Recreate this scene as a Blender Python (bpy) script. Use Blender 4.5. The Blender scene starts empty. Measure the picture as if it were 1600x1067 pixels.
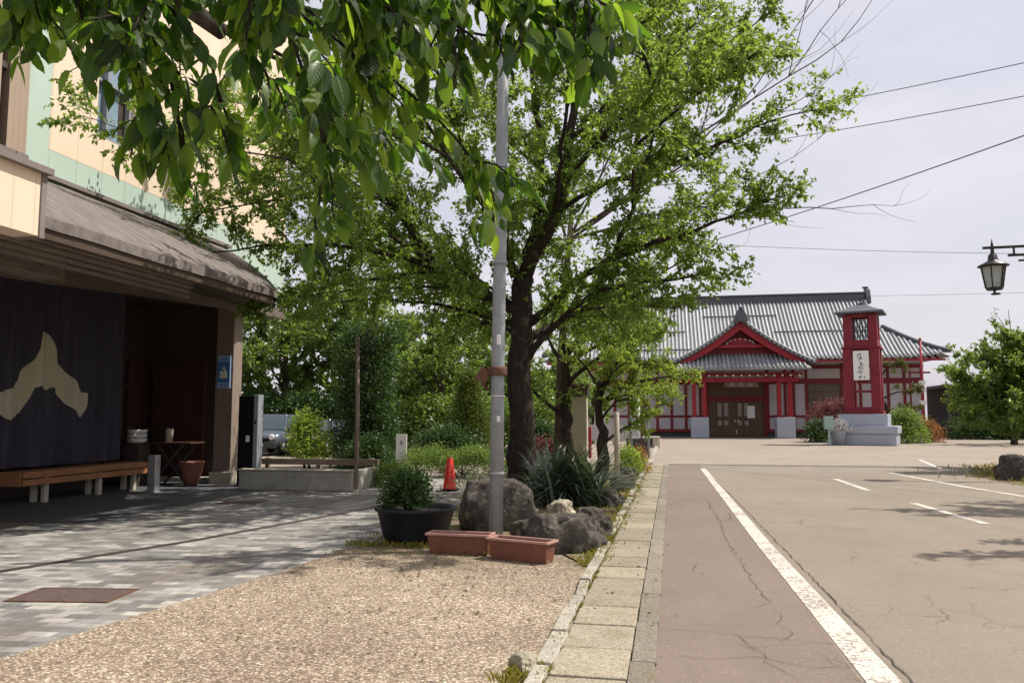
import bpy, bmesh, math, random
import numpy as np
from mathutils import Vector, Matrix, noise as mnoise

SC = bpy.context.scene
COL = SC.collection
rad = math.radians

# ------------------------------------------------------------------ camera, sky, sun, exposure
cam_d = bpy.data.cameras.new("camera")
cam_d.lens = 28.0
cam_d.sensor_width = 36.0
cam_d.clip_start = 0.05
cam_d.clip_end = 6000
cam = bpy.data.objects.new("camera", cam_d)
COL.objects.link(cam)
cam.location = (0, 0, 1.55)
cam.rotation_euler = (rad(90 + 5.35), 0, rad(10.87))
SC.camera = cam

SUN_DIR = Vector((0.60, 0.22, 1.0)).normalized()          # towards the sun
SUN_EL = math.asin(SUN_DIR.z)
SUN_AZ = math.atan2(SUN_DIR.x, SUN_DIR.y)

world = bpy.data.worlds.new("World")
SC.world = world
world.use_nodes = True
wn = world.node_tree.nodes
wl = world.node_tree.links
wn.clear()
w_out = wn.new("ShaderNodeOutputWorld")
w_bg = wn.new("ShaderNodeBackground")
w_bg.inputs["Strength"].default_value = 0.095
sky = wn.new("ShaderNodeTexSky")
sky.sky_type = 'NISHITA'
sky.sun_disc = False
sky.sun_elevation = SUN_EL
sky.sun_rotation = SUN_AZ
sky.air_density = 1.2
sky.dust_density = 4.0
tc = wn.new("ShaderNodeTexCoord")
mp = wn.new("ShaderNodeMapping")
mp.inputs["Scale"].default_value = (1.3, 1.3, 5.0)
nz = wn.new("ShaderNodeTexNoise")
nz.inputs["Scale"].default_value = 1.6
nz.inputs["Detail"].default_value = 5.0
nz.inputs["Roughness"].default_value = 0.55
rmp = wn.new("ShaderNodeMapRange")
rmp.inputs["From Min"].default_value = 0.35
rmp.inputs["From Max"].default_value = 0.7
rmp.inputs["To Min"].default_value = 0.58
rmp.inputs["To Max"].default_value = 0.97
mx = wn.new("ShaderNodeMix")
mx.data_type = 'RGBA'
mx.inputs["B"].default_value = (7.3, 7.1, 7.75, 1)      # thin high veil of cloud
wl.new(tc.outputs["Generated"], mp.inputs["Vector"])
wl.new(mp.outputs["Vector"], nz.inputs["Vector"])
wl.new(nz.outputs["Fac"], rmp.inputs["Value"])
wl.new(rmp.outputs["Result"], mx.inputs["Factor"])
wl.new(sky.outputs["Color"], mx.inputs["A"])
wl.new(mx.outputs["Result"], w_bg.inputs["Color"])
wl.new(w_bg.outputs["Background"], w_out.inputs["Surface"])

sun_d = bpy.data.lights.new("sun", 'SUN')
sun_d.energy = 4.4
sun_d.angle = rad(0.6)
sun_d.color = (1.0, 0.94, 0.85)
sun = bpy.data.objects.new("sun", sun_d)
COL.objects.link(sun)
sun.location = (20, 10, 50)
sun.rotation_euler = (-SUN_DIR).to_track_quat('-Z', 'Y').to_euler()

SC.view_settings.view_transform = 'Standard'
SC.view_settings.look = 'None'
SC.view_settings.exposure = 0.32
SC.view_settings.gamma = 1.0
SC.render.engine = 'CYCLES'
SC.cycles.max_bounces = 6
SC.cycles.diffuse_bounces = 3
SC.cycles.transmission_bounces = 4
SC.cycles.transparent_max_bounces = 8
SC.cycles.caustics_reflective = False
SC.cycles.caustics_refractive = False

# ------------------------------------------------------------------ materials
class NB:
    """small node-building helper"""
    def __init__(self, name):
        self.m = bpy.data.materials.new(name)
        self.m.use_nodes = True
        self.nt = self.m.node_tree
        self.nt.nodes.clear()
        self.out = self.nt.nodes.new("ShaderNodeOutputMaterial")
        self.bs = self.nt.nodes.new("ShaderNodeBsdfPrincipled")
        self.link(self.bs.outputs[0], self.out.inputs["Surface"])
    def n(self, t, **kw):
        x = self.nt.nodes.new(t)
        for k, v in kw.items():
            setattr(x, k, v)
        return x
    def link(self, a, b):
        self.nt.links.new(a, b)
    def put(self, sock, v):
        if isinstance(v, bpy.types.NodeSocket):
            self.link(v, sock)
        elif isinstance(v, tuple) and len(v) == 3 and sock.type == 'RGBA':
            sock.default_value = (*v, 1)
        else:
            sock.default_value = v
    def coord(self, kind="Object", scale=(1, 1, 1), rot=(0, 0, 0)):
        t = self.n("ShaderNodeTexCoord")
        p = self.n("ShaderNodeMapping")
        p.inputs["Scale"].default_value = scale
        p.inputs["Rotation"].default_value = rot
        self.link(t.outputs[kind], p.inputs["Vector"])
        return p.outputs["Vector"]
    def noise(self, vec, scale, detail=4, rough=.55, dist=0):
        x = self.n("ShaderNodeTexNoise")
        self.link(vec, x.inputs["Vector"])
        x.inputs["Scale"].default_value = scale
        x.inputs["Detail"].default_value = detail
        x.inputs["Roughness"].default_value = rough
        x.inputs["Distortion"].default_value = dist
        return x.outputs["Fac"]
    def voro(self, vec, scale, feature='F1', out="Distance", rnd=1.0):
        x = self.n("ShaderNodeTexVoronoi", feature=feature)
        self.link(vec, x.inputs["Vector"])
        x.inputs["Scale"].default_value = scale
        x.inputs["Randomness"].default_value = rnd
        return x.outputs[out]
    def math(self, op, a, b=0.0, c=None):
        x = self.n("ShaderNodeMath", operation=op)
        self.put(x.inputs[0], a)
        self.put(x.inputs[1], b)
        if c is not None:
            self.put(x.inputs[2], c)
        return x.outputs[0]
    def rng(self, v, a, b, c=0.0, d=1.0):
        x = self.n("ShaderNodeMapRange")
        self.link(v, x.inputs["Value"])
        for k, q in zip(("From Min", "From Max", "To Min", "To Max"), (a, b, c, d)):
            x.inputs[k].default_value = q
        return x.outputs["Result"]
    def ramp(self, v, stops, interp='LINEAR'):
        x = self.n("ShaderNodeValToRGB")
        x.color_ramp.interpolation = interp
        el = x.color_ramp.elements
        while len(el) < len(stops):
            el.new(0.5)
        for e, (p, c) in zip(el, stops):
            e.position = p
            e.color = (*c, 1)
        self.link(v, x.inputs["Fac"])
        return x.outputs["Color"]
    def mix(self, f, a, b, blend='MIX'):
        x = self.n("ShaderNodeMix", data_type='RGBA', blend_type=blend)
        self.put(x.inputs["Factor"], f)
        self.put(x.inputs["A"], a)
        self.put(x.inputs["B"], b)
        return x.outputs["Result"]
    def bump(self, h, strength=.3, dist=.01, prev=None):
        x = self.n("ShaderNodeBump")
        x.inputs["Strength"].default_value = strength
        x.inputs["Distance"].default_value = dist
        self.link(h, x.inputs["Height"])
        if prev is not None:
            self.link(prev, x.inputs["Normal"])
        return x.outputs["Normal"]
    def island(self):
        return self.n("ShaderNodeNewGeometry").outputs["Random Per Island"]
    def xyz(self, vec):
        s = self.n("ShaderNodeSeparateXYZ")
        self.link(vec, s.inputs[0])
        return s.outputs
    def done(self, col, rough=.7, nrm=None, metal=0.0, spec=.4):
        self.put(self.bs.inputs["Base Color"], col)
        self.put(self.bs.inputs["Roughness"], rough)
        self.bs.inputs["Metallic"].default_value = metal
        self.bs.inputs["Specular IOR Level"].default_value = spec
        if nrm is not None:
            self.link(nrm, self.bs.inputs["Normal"])
        return self.m

def sc(c, k):
    return tuple(min(1, max(0, x * k)) for x in c)

def plain(name, col, rough=.7, var=.18, scale=3.0, bump=.0, bscale=30, metal=0.0, spec=.4, stretch=(1, 1, 1), dirt=None, isl=0.0):
    b = NB(name)
    v = b.coord("Object", stretch)
    n1 = b.noise(v, scale, 6, .6)
    c = b.mix(b.rng(n1, .3, .7), sc(col, 1 - var), sc(col, 1 + var))
    if isl:
        c = b.mix(b.rng(b.island(), 0, 1, 0, 1), c, b.mix(1.0, c, (1 - isl,) * 3, 'MULTIPLY'))
    if dirt:
        n2 = b.noise(v, scale * 2.7, 8, .7)
        c = b.mix(b.rng(n2, .52, .75, 0, .8), c, dirt)
    nrm = None
    if bump:
        nrm = b.bump(b.noise(v, bscale, 5, .6), bump, .01)
    r = b.rng(n1, .3, .7, max(.05, rough - .1), min(1, rough + .1))
    return b.done(c, r, nrm, metal, spec)

def foliage_mat(name, dark, light, trans, tmix=.4, rough=.45, spec=.35, hue=(0.5, 0.5)):
    b = NB(name)
    r = b.island()
    v = b.coord("Object")
    big = b.noise(v, .8, 3)
    f = b.math('ADD', b.math('MULTIPLY', r, .7), b.rng(big, .3, .7, 0, .3))
    c = b.ramp(f, [(0.0, dark), (.55, tuple((x + y) / 2 for x, y in zip(dark, light))), (1.0, light)])
    b.put(b.bs.inputs["Base Color"], c)
    b.bs.inputs["Roughness"].default_value = rough
    b.bs.inputs["Specular IOR Level"].default_value = spec
    t = b.n("ShaderNodeBsdfTranslucent")
    tcx = b.mix(f, sc(trans, .75), sc(trans, 1.15))
    b.link(tcx, t.inputs["Color"])
    ms = b.n("ShaderNodeMixShader")
    ms.inputs[0].default_value = tmix
    b.link(b.bs.outputs[0], ms.inputs[1])
    b.link(t.outputs[0], ms.inputs[2])
    b.link(ms.outputs[0], b.out.inputs["Surface"])
    return b.m

def asphalt_mat(name, base, speck=.55, cracks=True, patch=.12, stain=(.1, .09, .08)):
    b = NB(name)
    v = b.coord("Object")
    big = b.noise(v, .35, 5, .6)
    mid = b.noise(b.coord("Object", (1.0, .22, 1)), 2.5, 5, .6)
    fine = b.noise(v, 160, 3, .7)
    c = b.mix(b.rng(big, .3, .7), sc(base, 1 - patch), sc(base, 1 + patch))
    c = b.mix(b.rng(mid, .3, .75, 0, .4), c, sc(base, .80))
    stn = b.noise(b.coord('Object', (1, .6, 1), (0, 0, .4)), .9, 7, .7)
    c = b.mix(b.rng(stn, .56, .72, 0, .45), c, sc(base, .62))
    c = b.mix(b.rng(fine, .3, .7, 0, speck), sc(base, .45) if False else c, b.mix(1.0, c, (.45, .43, .42), 'MULTIPLY'))
    fleck = b.voro(v, 70, 'F1', "Color")
    c = b.mix(b.rng(b.xyz(fleck)[0], .86, 1, 0, .35), c, sc(base, 1.5))
    h = fine
    if cracks:
        wob = b.n("ShaderNodeTexNoise")
        b.link(v, wob.inputs["Vector"])
        wob.inputs["Scale"].default_value = 3.0
        wob.inputs["Detail"].default_value = 6
        add = b.n("ShaderNodeVectorMath", operation='MULTIPLY_ADD')
        b.link(wob.outputs["Color"], add.inputs[0])
        add.inputs[1].default_value = (.35, .35, 0)
        b.link(v, add.inputs[2])
        e1 = b.voro(add.outputs[0], .85, 'DISTANCE_TO_EDGE', "Distance")
        e2 = b.voro(add.outputs[0], 2.6, 'DISTANCE_TO_EDGE', "Distance")
        m1 = b.rng(e1, .002, .012, 1, 0)
        m2 = b.rng(e2, .004, .020, 1, 0)
        g1 = b.rng(b.noise(v, .45, 3), .50, .60, 0, .85)
        g2 = b.rng(b.noise(b.coord("Object", (1, 1, 1), (0, 0, .7)), .55, 3), .56, .66, 0, .8)
        cr = b.math('MAXIMUM', b.math('MULTIPLY', m1, g1), b.math('MULTIPLY', m2, g2))
        c = b.mix(cr, c, stain)
        h = b.math('SUBTRACT', fine, b.math('MULTIPLY', cr, 2.0))
    return b.done(c, .88, b.bump(h, .25, .004), 0, .25)

M = {}
M['asphalt'] = asphalt_mat("asphalt_brown", (.276, .234, .184))
M['shoulder'] = asphalt_mat("asphalt_shoulder", (.234, .186, .157), stain=(.07, .06, .05))
M['plaza'] = asphalt_mat("plaza_asphalt", (.33, .28, .225), cracks=False)
M['farground'] = plain("far_earth", (.22, .20, .13), .95, .3, .15)

def aggregate():
    b = NB("exposed_aggregate")
    v = b.coord("Object")
    cell = b.voro(v, 58, 'F1', "Color")
    d = b.voro(v, 58, 'F1', "Distance")
    r = b.xyz(cell)
    c = b.ramp(r[0], [(0, (.13, .095, .07)), (.18, (.28, .215, .15)), (.55, (.44, .35, .25)), (.8, (.57, .465, .34)), (1, (.82, .73, .57))])
    c = b.mix(b.rng(d, .36, .62, 0, .7), c, (.15, .115, .08))
    big = b.noise(v, .7, 5, .6)
    c = b.mix(b.rng(big, .35, .65, 0, .85), c, b.mix(1.0, c, (.66, .62, .64), 'MULTIPLY'))
    moss = b.noise(v, 1.6, 7, .7)
    y = b.xyz(v)[1]
    c = b.mix(b.math('MULTIPLY', b.rng(moss, .45, .62, 0, .8), b.rng(y, 7.4, 9.0, 0, 1)), c, (.085, .075, .04))
    return b.done(c, .8, b.bump(b.math('SUBTRACT', 1.0, d), .6, .006), 0, .3)
M['aggregate'] = aggregate()

def pavers():
    b = NB("block_paving")
    v = b.coord("Object", (1, 1, 1), (0, 0, rad(-6)))
    x, y, _ = b.xyz(v)
    RW, CW = .125, .25
    row = b.math('FLOOR', b.math('DIVIDE', y, RW))
    off = b.math('MULTIPLY', b.math('MODULO', row, 2.0), .5)
    u = b.math('ADD', b.math('DIVIDE', x, CW), off)
    col = b.math('FLOOR', u)
    cmb = b.n("ShaderNodeCombineXYZ")
    b.link(col, cmb.inputs[0]); b.link(row, cmb.inputs[1])
    w = b.n("ShaderNodeTexWhiteNoise", noise_dimensions='2D')
    b.link(cmb.outputs[0], w.inputs["Vector"])
    c = b.ramp(w.outputs["Value"], [(0, (.17, .167, .16)), (.25, (.235, .23, .22)), (.55, (.315, .305, .285)), (.8, (.395, .38, .35)), (1, (.50, .48, .44))])
    fu = b.math('ABSOLUTE', b.math('SUBTRACT', b.math('FRACT', u), .5))
    fv = b.math('ABSOLUTE', b.math('SUBTRACT', b.math('FRACT', b.math('DIVIDE', y, RW)), .5))
    j = b.math('MAXIMUM', b.rng(fu, .480, .494), b.rng(fv, .462, .485))
    n = b.noise(v, 5, 7, .7)
    c = b.mix(b.rng(n, .42, .66, 0, .8), c, b.mix(1.0, c, (.60, .57, .52), 'MULTIPLY'))
    c = b.mix(b.rng(b.noise(v, 90, 3), .35, .7, 0, .3), c, b.mix(1.0, c, (.55, .55, .55), 'MULTIPLY'))
    c = b.mix(b.math('MULTIPLY', j, .75), c, (.10, .09, .075))
    st = b.noise(b.coord("Object", (1, .5, 1)), .9, 6, .65)
    c = b.mix(b.rng(st, .48, .68, 0, .75), c, (.125, .10, .078))
    return b.done(c, .8, b.bump(b.math('SUBTRACT', 1.0, j), .5, .005), 0, .3)
M['pavers'] = pavers()
M['shaded_floor'] = plain("floor_with_painted_shade", (.085, .088, .092), .65, .15, 2.0, .1, 60)  # smooth grey floor, base colour darkened to carry the canopy's shade

def slab_mat(name, base):
    b = NB(name)
    v = b.coord("Object")
    c = b.mix(b.island(), sc(base, .82), sc(base, 1.15))
    cell = b.xyz(b.voro(v, 85, 'F1', "Color"))[0]
    c = b.mix(b.rng(cell, .1, .9, 0, .8), c, b.mix(1.0, c, (.48, .45, .40), 'MULTIPLY'))
    n = b.noise(v, 3.2, 8, .7)
    c = b.mix(b.rng(n, .5, .7, 0, .6), c, (.17, .15, .09))
    return b.done(c, .9, b.bump(b.noise(v, 90, 3), .35, .005), 0, .2)
M['slab'] = slab_mat("gutter_concrete", (.36, .32, .245))
M['kerb'] = slab_mat("kerb_stone", (.43, .405, .345))
M['gutter'] = slab_mat("gutter_strip", (.28, .25, .205))

M['crack'] = plain("dark_crack_dirt", (.085, .07, .06), .95, .3, 8)
M['crimson'] = plain("crimson_paint", (.19, .012, .025), .5, .2, 2.5, .08, 40, dirt=(.10, .015, .02))
def paint_mat():
    b = NB("worn_road_paint")
    v = b.coord("Object")
    n = b.noise(v, 26, 8, .75)
    n2 = b.noise(v, 2.0, 3)
    f = b.math('ADD', n, b.rng(n2, .3, .7, -.07, .07))
    chip = b.rng(f, .525, .56)
    c = b.mix(b.noise(v, 9, 5), (.50, .47, .41), (.66, .62, .55))
    c = b.mix(chip, c, (.25, .20, .17))
    return b.done(c, .8, None, 0, .3)
M['paint'] = paint_mat()

def soil_mat():
    b = NB("bed_soil")
    v = b.coord("Object")
    n = b.noise(v, 2.5, 8, .7)
    c = b.ramp(n, [(.3, (.10, .075, .05)), (.5, (.20, .16, .11)), (.62, (.16, .17, .06)), (.75, (.26, .26, .09))])
    return b.done(c, .95, b.bump(b.noise(v, 40, 5), .8, .02), 0, .1)
M['soil'] = soil_mat()

def bark_mat(name, base, lich=(.16, .15, .12)):
    b = NB(name)
    v = b.coord("Object", (1, 1, .22))
    n = b.noise(v, 22, 7, .65, .4)
    c = b.ramp(n, [(.3, sc(base, .5)), (.55, base), (.75, sc(base, 1.9))])
    p = b.noise(b.coord("Object"), 5, 6, .65)
    c = b.mix(b.rng(p, .56, .72, 0, .6), c, lich)
    return b.done(c, .92, b.bump(n, .9, .02), 0, .15)
M['bark'] = bark_mat("cherry_bark", (.042, .032, .026))
M['bark2'] = bark_mat("grey_bark", (.085, .068, .05))
M['leaf_cherry'] = foliage_mat("cherry_leaves", (.030, .072, .012), (.165, .25, .042), (.42, .60, .075), .42, .38, .5)
M['leaf_dark'] = foliage_mat("dark_leaves", (.018, .048, .012), (.060, .120, .026), (.10, .19, .03), .25)
M['leaf_mid'] = foliage_mat("wood_leaves", (.032, .075, .014), (.18, .265, .055), (.38, .54, .08), .38, .4, .5)
M['leaf_light'] = foliage_mat("fresh_leaves", (.09, .16, .022), (.28, .37, .07), (.50, .65, .09), .46)
M['leaf_yew'] = foliage_mat("conifer_needles", (.05, .09, .012), (.15, .20, .035), (.20, .27, .03), .28)
M['leaf_red'] = foliage_mat("maple_red_leaves", (.10, .035, .035), (.24, .09, .085), (.28, .09, .08), .35)
M['leaf_orange'] = foliage_mat("orange_leaves", (.16, .10, .03), (.36, .14, .05), (.5, .2, .06), .35)
M['leaf_pine'] = foliage_mat("pine_needles", (.055, .075, .015), (.16, .16, .04), (.22, .22, .05), .3)
M['leaf_pale'] = foliage_mat("pale_sprig_leaves", (.20, .25, .10), (.36, .42, .20), (.45, .52, .22), .4)
M['iris'] = foliage_mat("strap_leaves", (.05, .085, .05), (.21, .25, .17), (.14, .22, .08), .2, .3, .7)
M['grass'] = foliage_mat("grass_blades", (.12, .14, .025), (.38, .32, .07), (.42, .38, .07), .35)

M['leaf_litter'] = foliage_mat("dry_fallen_leaves", (.06, .045, .02), (.22, .15, .06), (.2, .15, .05), .15)
def big_leaf_mat():
    b = NB("cherry_big_leaf")
    uv = b.n("ShaderNodeTexCoord").outputs["UV"]
    u, vv, _ = b.xyz(uv)
    av = b.math('ABSOLUTE', b.math('SUBTRACT', vv, .5))
    mid = b.rng(av, .012, .03, 1, 0)
    w = b.math('SUBTRACT', b.math('MULTIPLY', u, 8.0), b.math('MULTIPLY', av, 5.0))
    fr = b.math('ABSOLUTE', b.math('SUBTRACT', b.math('FRACT', w), .5))
    side = b.rng(fr, .02, .07, .55, 0)
    vein = b.math('MAXIMUM', mid, side)
    r = b.island()
    c = b.ramp(r, [(0, (.010, .028, .009)), (.5, (.026, .066, .013)), (1, (.08, .155, .025))])
    mot = b.noise(b.coord("Object"), 30, 4)
    c = b.mix(b.rng(mot, .35, .7, 0, .35), c, b.mix(1.0, c, (.6, .65, .6), 'MULTIPLY'))
    c = b.mix(b.math('MULTIPLY', vein, .6), c, (.17, .25, .07))
    hole = b.noise(b.coord('Object'), 55, 2)
    c = b.mix(b.rng(hole, .70, .74, 0, .8), c, (.13, .08, .03))
    b.put(b.bs.inputs["Base Color"], c)
    b.put(b.bs.inputs["Roughness"], b.rng(b.noise(b.coord('Object'), 14, 3), .3, .7, .3, .5))
    b.bs.inputs["Specular IOR Level"].default_value = .42
    nr = b.bump(vein, .35, .003)
    b.link(nr, b.bs.inputs["Normal"])
    t = b.n("ShaderNodeBsdfTranslucent")
    tcx = b.ramp(r, [(0, (.05, .13, .008)), (.5, (.18, .38, .018)), (1, (.50, .72, .05))])
    tcx = b.mix(b.math('MULTIPLY', vein, .4), tcx, (.10, .18, .02))
    b.link(tcx, t.inputs["Color"])
    ms = b.n("ShaderNodeMixShader")
    ms.inputs[0].default_value = .48
    b.link(b.bs.outputs[0], ms.inputs[1])
    b.link(t.outputs[0], ms.inputs[2])
    b.link(ms.outputs[0], b.out.inputs["Surface"])
    return b.m
M['bigleaf'] = big_leaf_mat()

def rock_mat(name, base, spot):
    b = NB(name)
    v = b.coord("Object")
    n = b.noise(v, 5, 9, .7)
    c = b.ramp(n, [(.28, sc(base, .35)), (.5, base), (.72, sc(base, 1.7))])
    p = b.noise(v, 11, 5, .6)
    c = b.mix(b.rng(p, .56, .64, 0, .75), c, spot)
    q = b.noise(b.coord("Object", (1, 1, 1), (1, 1, 0)), 7, 5, .6)
    c = b.mix(b.rng(q, .6, .7, 0, .7), c, (.035, .03, .025))
    return b.done(c, .9, b.bump(n, 1.0, .05, b.bump(b.noise(v, 45, 6, .7), .6, .01)), 0, .2)
M['rock'] = rock_mat("weathered_rock", (.075, .065, .055), (.22, .205, .16))
M['rock_pale'] = rock_mat("pale_rock", (.38, .34, .25), (.5, .46, .36))

def panel_mat(name, base, pitch, axis=1, line=.55):
    b = NB(name)
    v = b.coord("Object")
    a = b.xyz(v)[axis]
    f = b.math('ABSOLUTE', b.math('SUBTRACT', b.math('FRACT', b.math('DIVIDE', a, pitch)), .5))
    j = b.rng(f, .478, .490)
    n = b.noise(b.coord("Object", (1, 1, .25)), 1.4, 6, .6)
    c = b.mix(b.rng(n, .35, .7), sc(base, .94), sc(base, 1.03))
    c = b.mix(j, c, sc(base, line))
    return b.done(c, .6, b.bump(b.math('SUBTRACT', 1.0, j), .5, .01), 0, .35)
M['peach'] = panel_mat("peach_panels", (.80, .645, .49), .62, 1, .82)
M['mint'] = panel_mat("mint_panels", (.46, .565, .49), .62, 1, .82)
M['peach_box'] = panel_mat("peach_boards", (.80, .64, .49), .30, 1, .80)
M['tan'] = panel_mat("tan_louvres", (.38, .29, .22), .11, 1, .5)
M['darkbrown'] = plain("dark_brown_metal", (.06, .045, .04), .5, .1, 3)
M['ledge'] = plain("grey_brown_coping", (.20, .17, .155), .7, .15, 3)

def shingle():
    b = NB("weathered_shingle")
    v = b.coord("Object")
    s = b.noise(b.coord("Object", (.35, 2.4, 1)), 3.0, 8, .7)
    n = b.noise(v, 9, 8, .7)
    c = b.ramp(s, [(.28, (.12, .10, .09)), (.5, (.175, .152, .14)), (.72, (.25, .225, .205))])
    c = b.mix(b.rng(n, .45, .7, 0, .4), c, (.09, .078, .07))
    x = b.xyz(v)[0]
    fr = b.math('FRACT', b.math('DIVIDE', x, .16))
    c = b.mix(b.rng(fr, .86, .96, 0, .25), c, (.08, .065, .055))
    return b.done(c, .9, b.bump(n, .5, .012, b.bump(fr, .35, .01)), 0, .15)
M['shingle'] = shingle()

def wood_mat(name, base, ax=(1, 12, 12), rough=.6):
    b = NB(name)
    v = b.coord("Object", ax)
    n = b.noise(v, 3, 7, .65, .6)
    c = b.ramp(n, [(.3, sc(base, .6)), (.55, base), (.75, sc(base, 1.35))])
    c = b.mix(b.island(), c, b.mix(1.0, c, (.8, .78, .76), 'MULTIPLY'))
    return b.done(c, rough, b.bump(n, .3, .006), 0, .3)
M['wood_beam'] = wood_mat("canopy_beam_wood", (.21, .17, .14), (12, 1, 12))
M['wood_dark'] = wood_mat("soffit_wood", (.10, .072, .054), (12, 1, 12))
M['wood_pillar'] = wood_mat("pillar_wood", (.30, .235, .19), (12, 12, 1))
M['wood_door'] = wood_mat("entrance_door_wood", (.085, .04, .028), (12, 12, 1))
M['wood_bench'] = wood_mat("bench_wood", (.40, .185, .085), (12, 1, 12), .5)
M['wood_rail'] = wood_mat("rail_wood", (.26, .20, .15), (1, 12, 12))
M['station_door'] = wood_mat("station_door_wood", (.155, .10, .065), (12, 12, 1))
M['wall_dark'] = plain("dark_entrance_wall", (.060, .045, .038), .8, .15, 2)
def curtain_mat():
    b = NB("navy_curtain")
    v = b.coord("Object")
    n = b.noise(b.coord("Object", (1, 4, .3)), 2.5, 5)
    z = b.xyz(v)[2]
    c = b.mix(b.rng(n, .3, .7), (.050, .044, .062), (.078, .070, .095))
    return b.done(c, .95, b.bump(b.noise(v, 300, 2), .15, .002), 0, .1)
M['curtain'] = curtain_mat()
M['emblem'] = plain("undyed_cloth", (.55, .50, .36), .95, .08, 4, .1, 200)
M['white_paint'] = plain("white_paint", (.72, .70, .67), .5, .08, 3)
M['concrete'] = plain("pale_concrete", (.40, .38, .32), .9, .2, 2.5, .3, 60, dirt=(.10, .11, .06))
M['stone_pale'] = plain("pale_stone", (.46, .42, .33), .8, .15, 4, .2, 60)
M['granite'] = plain("grey_granite", (.36, .39, .46), .6, .08, 30, .1, 120)
M['steel'] = plain("brushed_steel", (.52, .52, .52), .35, .1, 8, metal=.7)
M['galv'] = plain("galvanised_grey", (.26, .28, .30), .5, .14, 7, .1, 60, metal=.0, dirt=(.20, .19, .18))
M['rust'] = plain("rusty_iron", (.12, .06, .04), .85, .4, 12, .4, 60)
M['black'] = plain("black_plastic", (.006, .006, .008), .65, .2, 5, spec=.15)
M['tub'] = plain("black_tub_plastic", (.008, .009, .014), .6, .3, 6, .1, 40)
M['terracotta'] = plain("brown_planter_plastic", (.19, .072, .047), .55, .2, 7, .1, 80, dirt=(.10, .06, .045))
M['terra_rim'] = plain("pale_planter_rim", (.42, .235, .19), .5, .12, 9)  # rim tone paler than the planter box
M['potsoil'] = plain("pot_soil", (.045, .035, .025), .95, .4, 20, .9, 30)
M['cone'] = plain("red_cone_plastic", (.70, .045, .028), .45, .1, 4)
M['blue'] = plain("poster_blue", (.05, .20, .52), .5, .06, 5)
M['paleblue'] = plain("poster_pale_blue", (.36, .52, .74), .5, .05, 5)
M['paper'] = plain("white_paper", (.78, .77, .75), .8, .04, 5)
M['ink'] = plain("dark_ink", (.04, .04, .05), .7, .1, 5)
M['inkgrey'] = plain("grey_ink", (.33, .34, .38), .7, .1, 5)
M['red'] = plain("vermilion_paint", (.28, .011, .021), .5, .16, 3, .08, 40)
M['red_deep'] = plain("deep_red_paint", (.17, .010, .016), .55, .18, 4, .08, 40)
M['plaster'] = plain("white_plaster", (.47, .44, .465), .85, .1, 1.5, .06, 30)
M['tile'] = plain("silver_roof_tile", (.42, .44, .45), .55, .14, 2.2, .1, 20, metal=.15, isl=.35)
M['tile_bed'] = plain("roof_tile_valley", (.29, .305, .315), .6, .2, 3)
M['tile_dark'] = plain("dark_roof_tile", (.085, .09, .105), .5, .2, 4)
M['white_tip'] = plain("white_beam_end", (.78, .75, .72), .7, .05, 5)
M['lattice_glass'] = plain("lattice_glass", (.25, .22, .19), .2, .15, 5, spec=.6)
def glass_mat(name, col, rough=.08):
    b = NB(name)
    return b.done(b.mix(b.noise(b.coord("Object"), 2.0, 3), sc(col, .8), sc(col, 1.2)), rough, None, 0, .8)
M['glass_blue'] = glass_mat("blue_window_glass", (.22, .31, .40))
M['glass_car'] = glass_mat("car_glass", (.10, .14, .16), .05)
M['glass_lamp'] = plain("frosted_lamp_glass", (.40, .43, .42), .3, .1, 4, spec=.6)
M['car_silver'] = plain("silver_blue_car_paint", (.13, .155, .19), .25, .05, 3, metal=.4, spec=.6)
M['car_black'] = plain("black_car_paint", (.02, .022, .026), .2, .1, 3, spec=.7)
M['car_grey'] = plain("dark_blue_car_paint", (.07, .085, .12), .22, .1, 3, metal=.3, spec=.7)
M['tyre'] = plain("tyre_rubber", (.02, .02, .02), .85, .1, 10)
M['lamp_metal'] = plain("dark_lamp_metal", (.035, .03, .032), .45, .2, 8, metal=.3)
M['wire'] = plain("black_cable", (.10, .10, .11), .6, .1, 3)
M['manhole'] = plain("rusty_cover_iron", (.10, .068, .06), .75, .25, 14, .7, 60)
M['shelter_roof'] = plain("shelter_roof_dark", (.09, .08, .075), .7, .15, 2)
M['teal'] = plain("teal_box_paint", (.30, .42, .38), .6, .1, 5)
M['darkgrey'] = plain("dark_grey_planter", (.05, .055, .055), .7, .15, 6)
M['petal'] = plain("white_petals", (.75, .72, .70), .8, .05, 8)

# ------------------------------------------------------------------ object helpers
def world_of(o):
    v = Vector((0, 0, 0))
    m = Matrix.Identity(4)
    ch = []
    while o is not None:
        ch.append(o)
        o = o.parent
    for q in reversed(ch):
        m = m @ (Matrix.Translation(q.location) @ q.rotation_euler.to_matrix().to_4x4())
    return m

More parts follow.
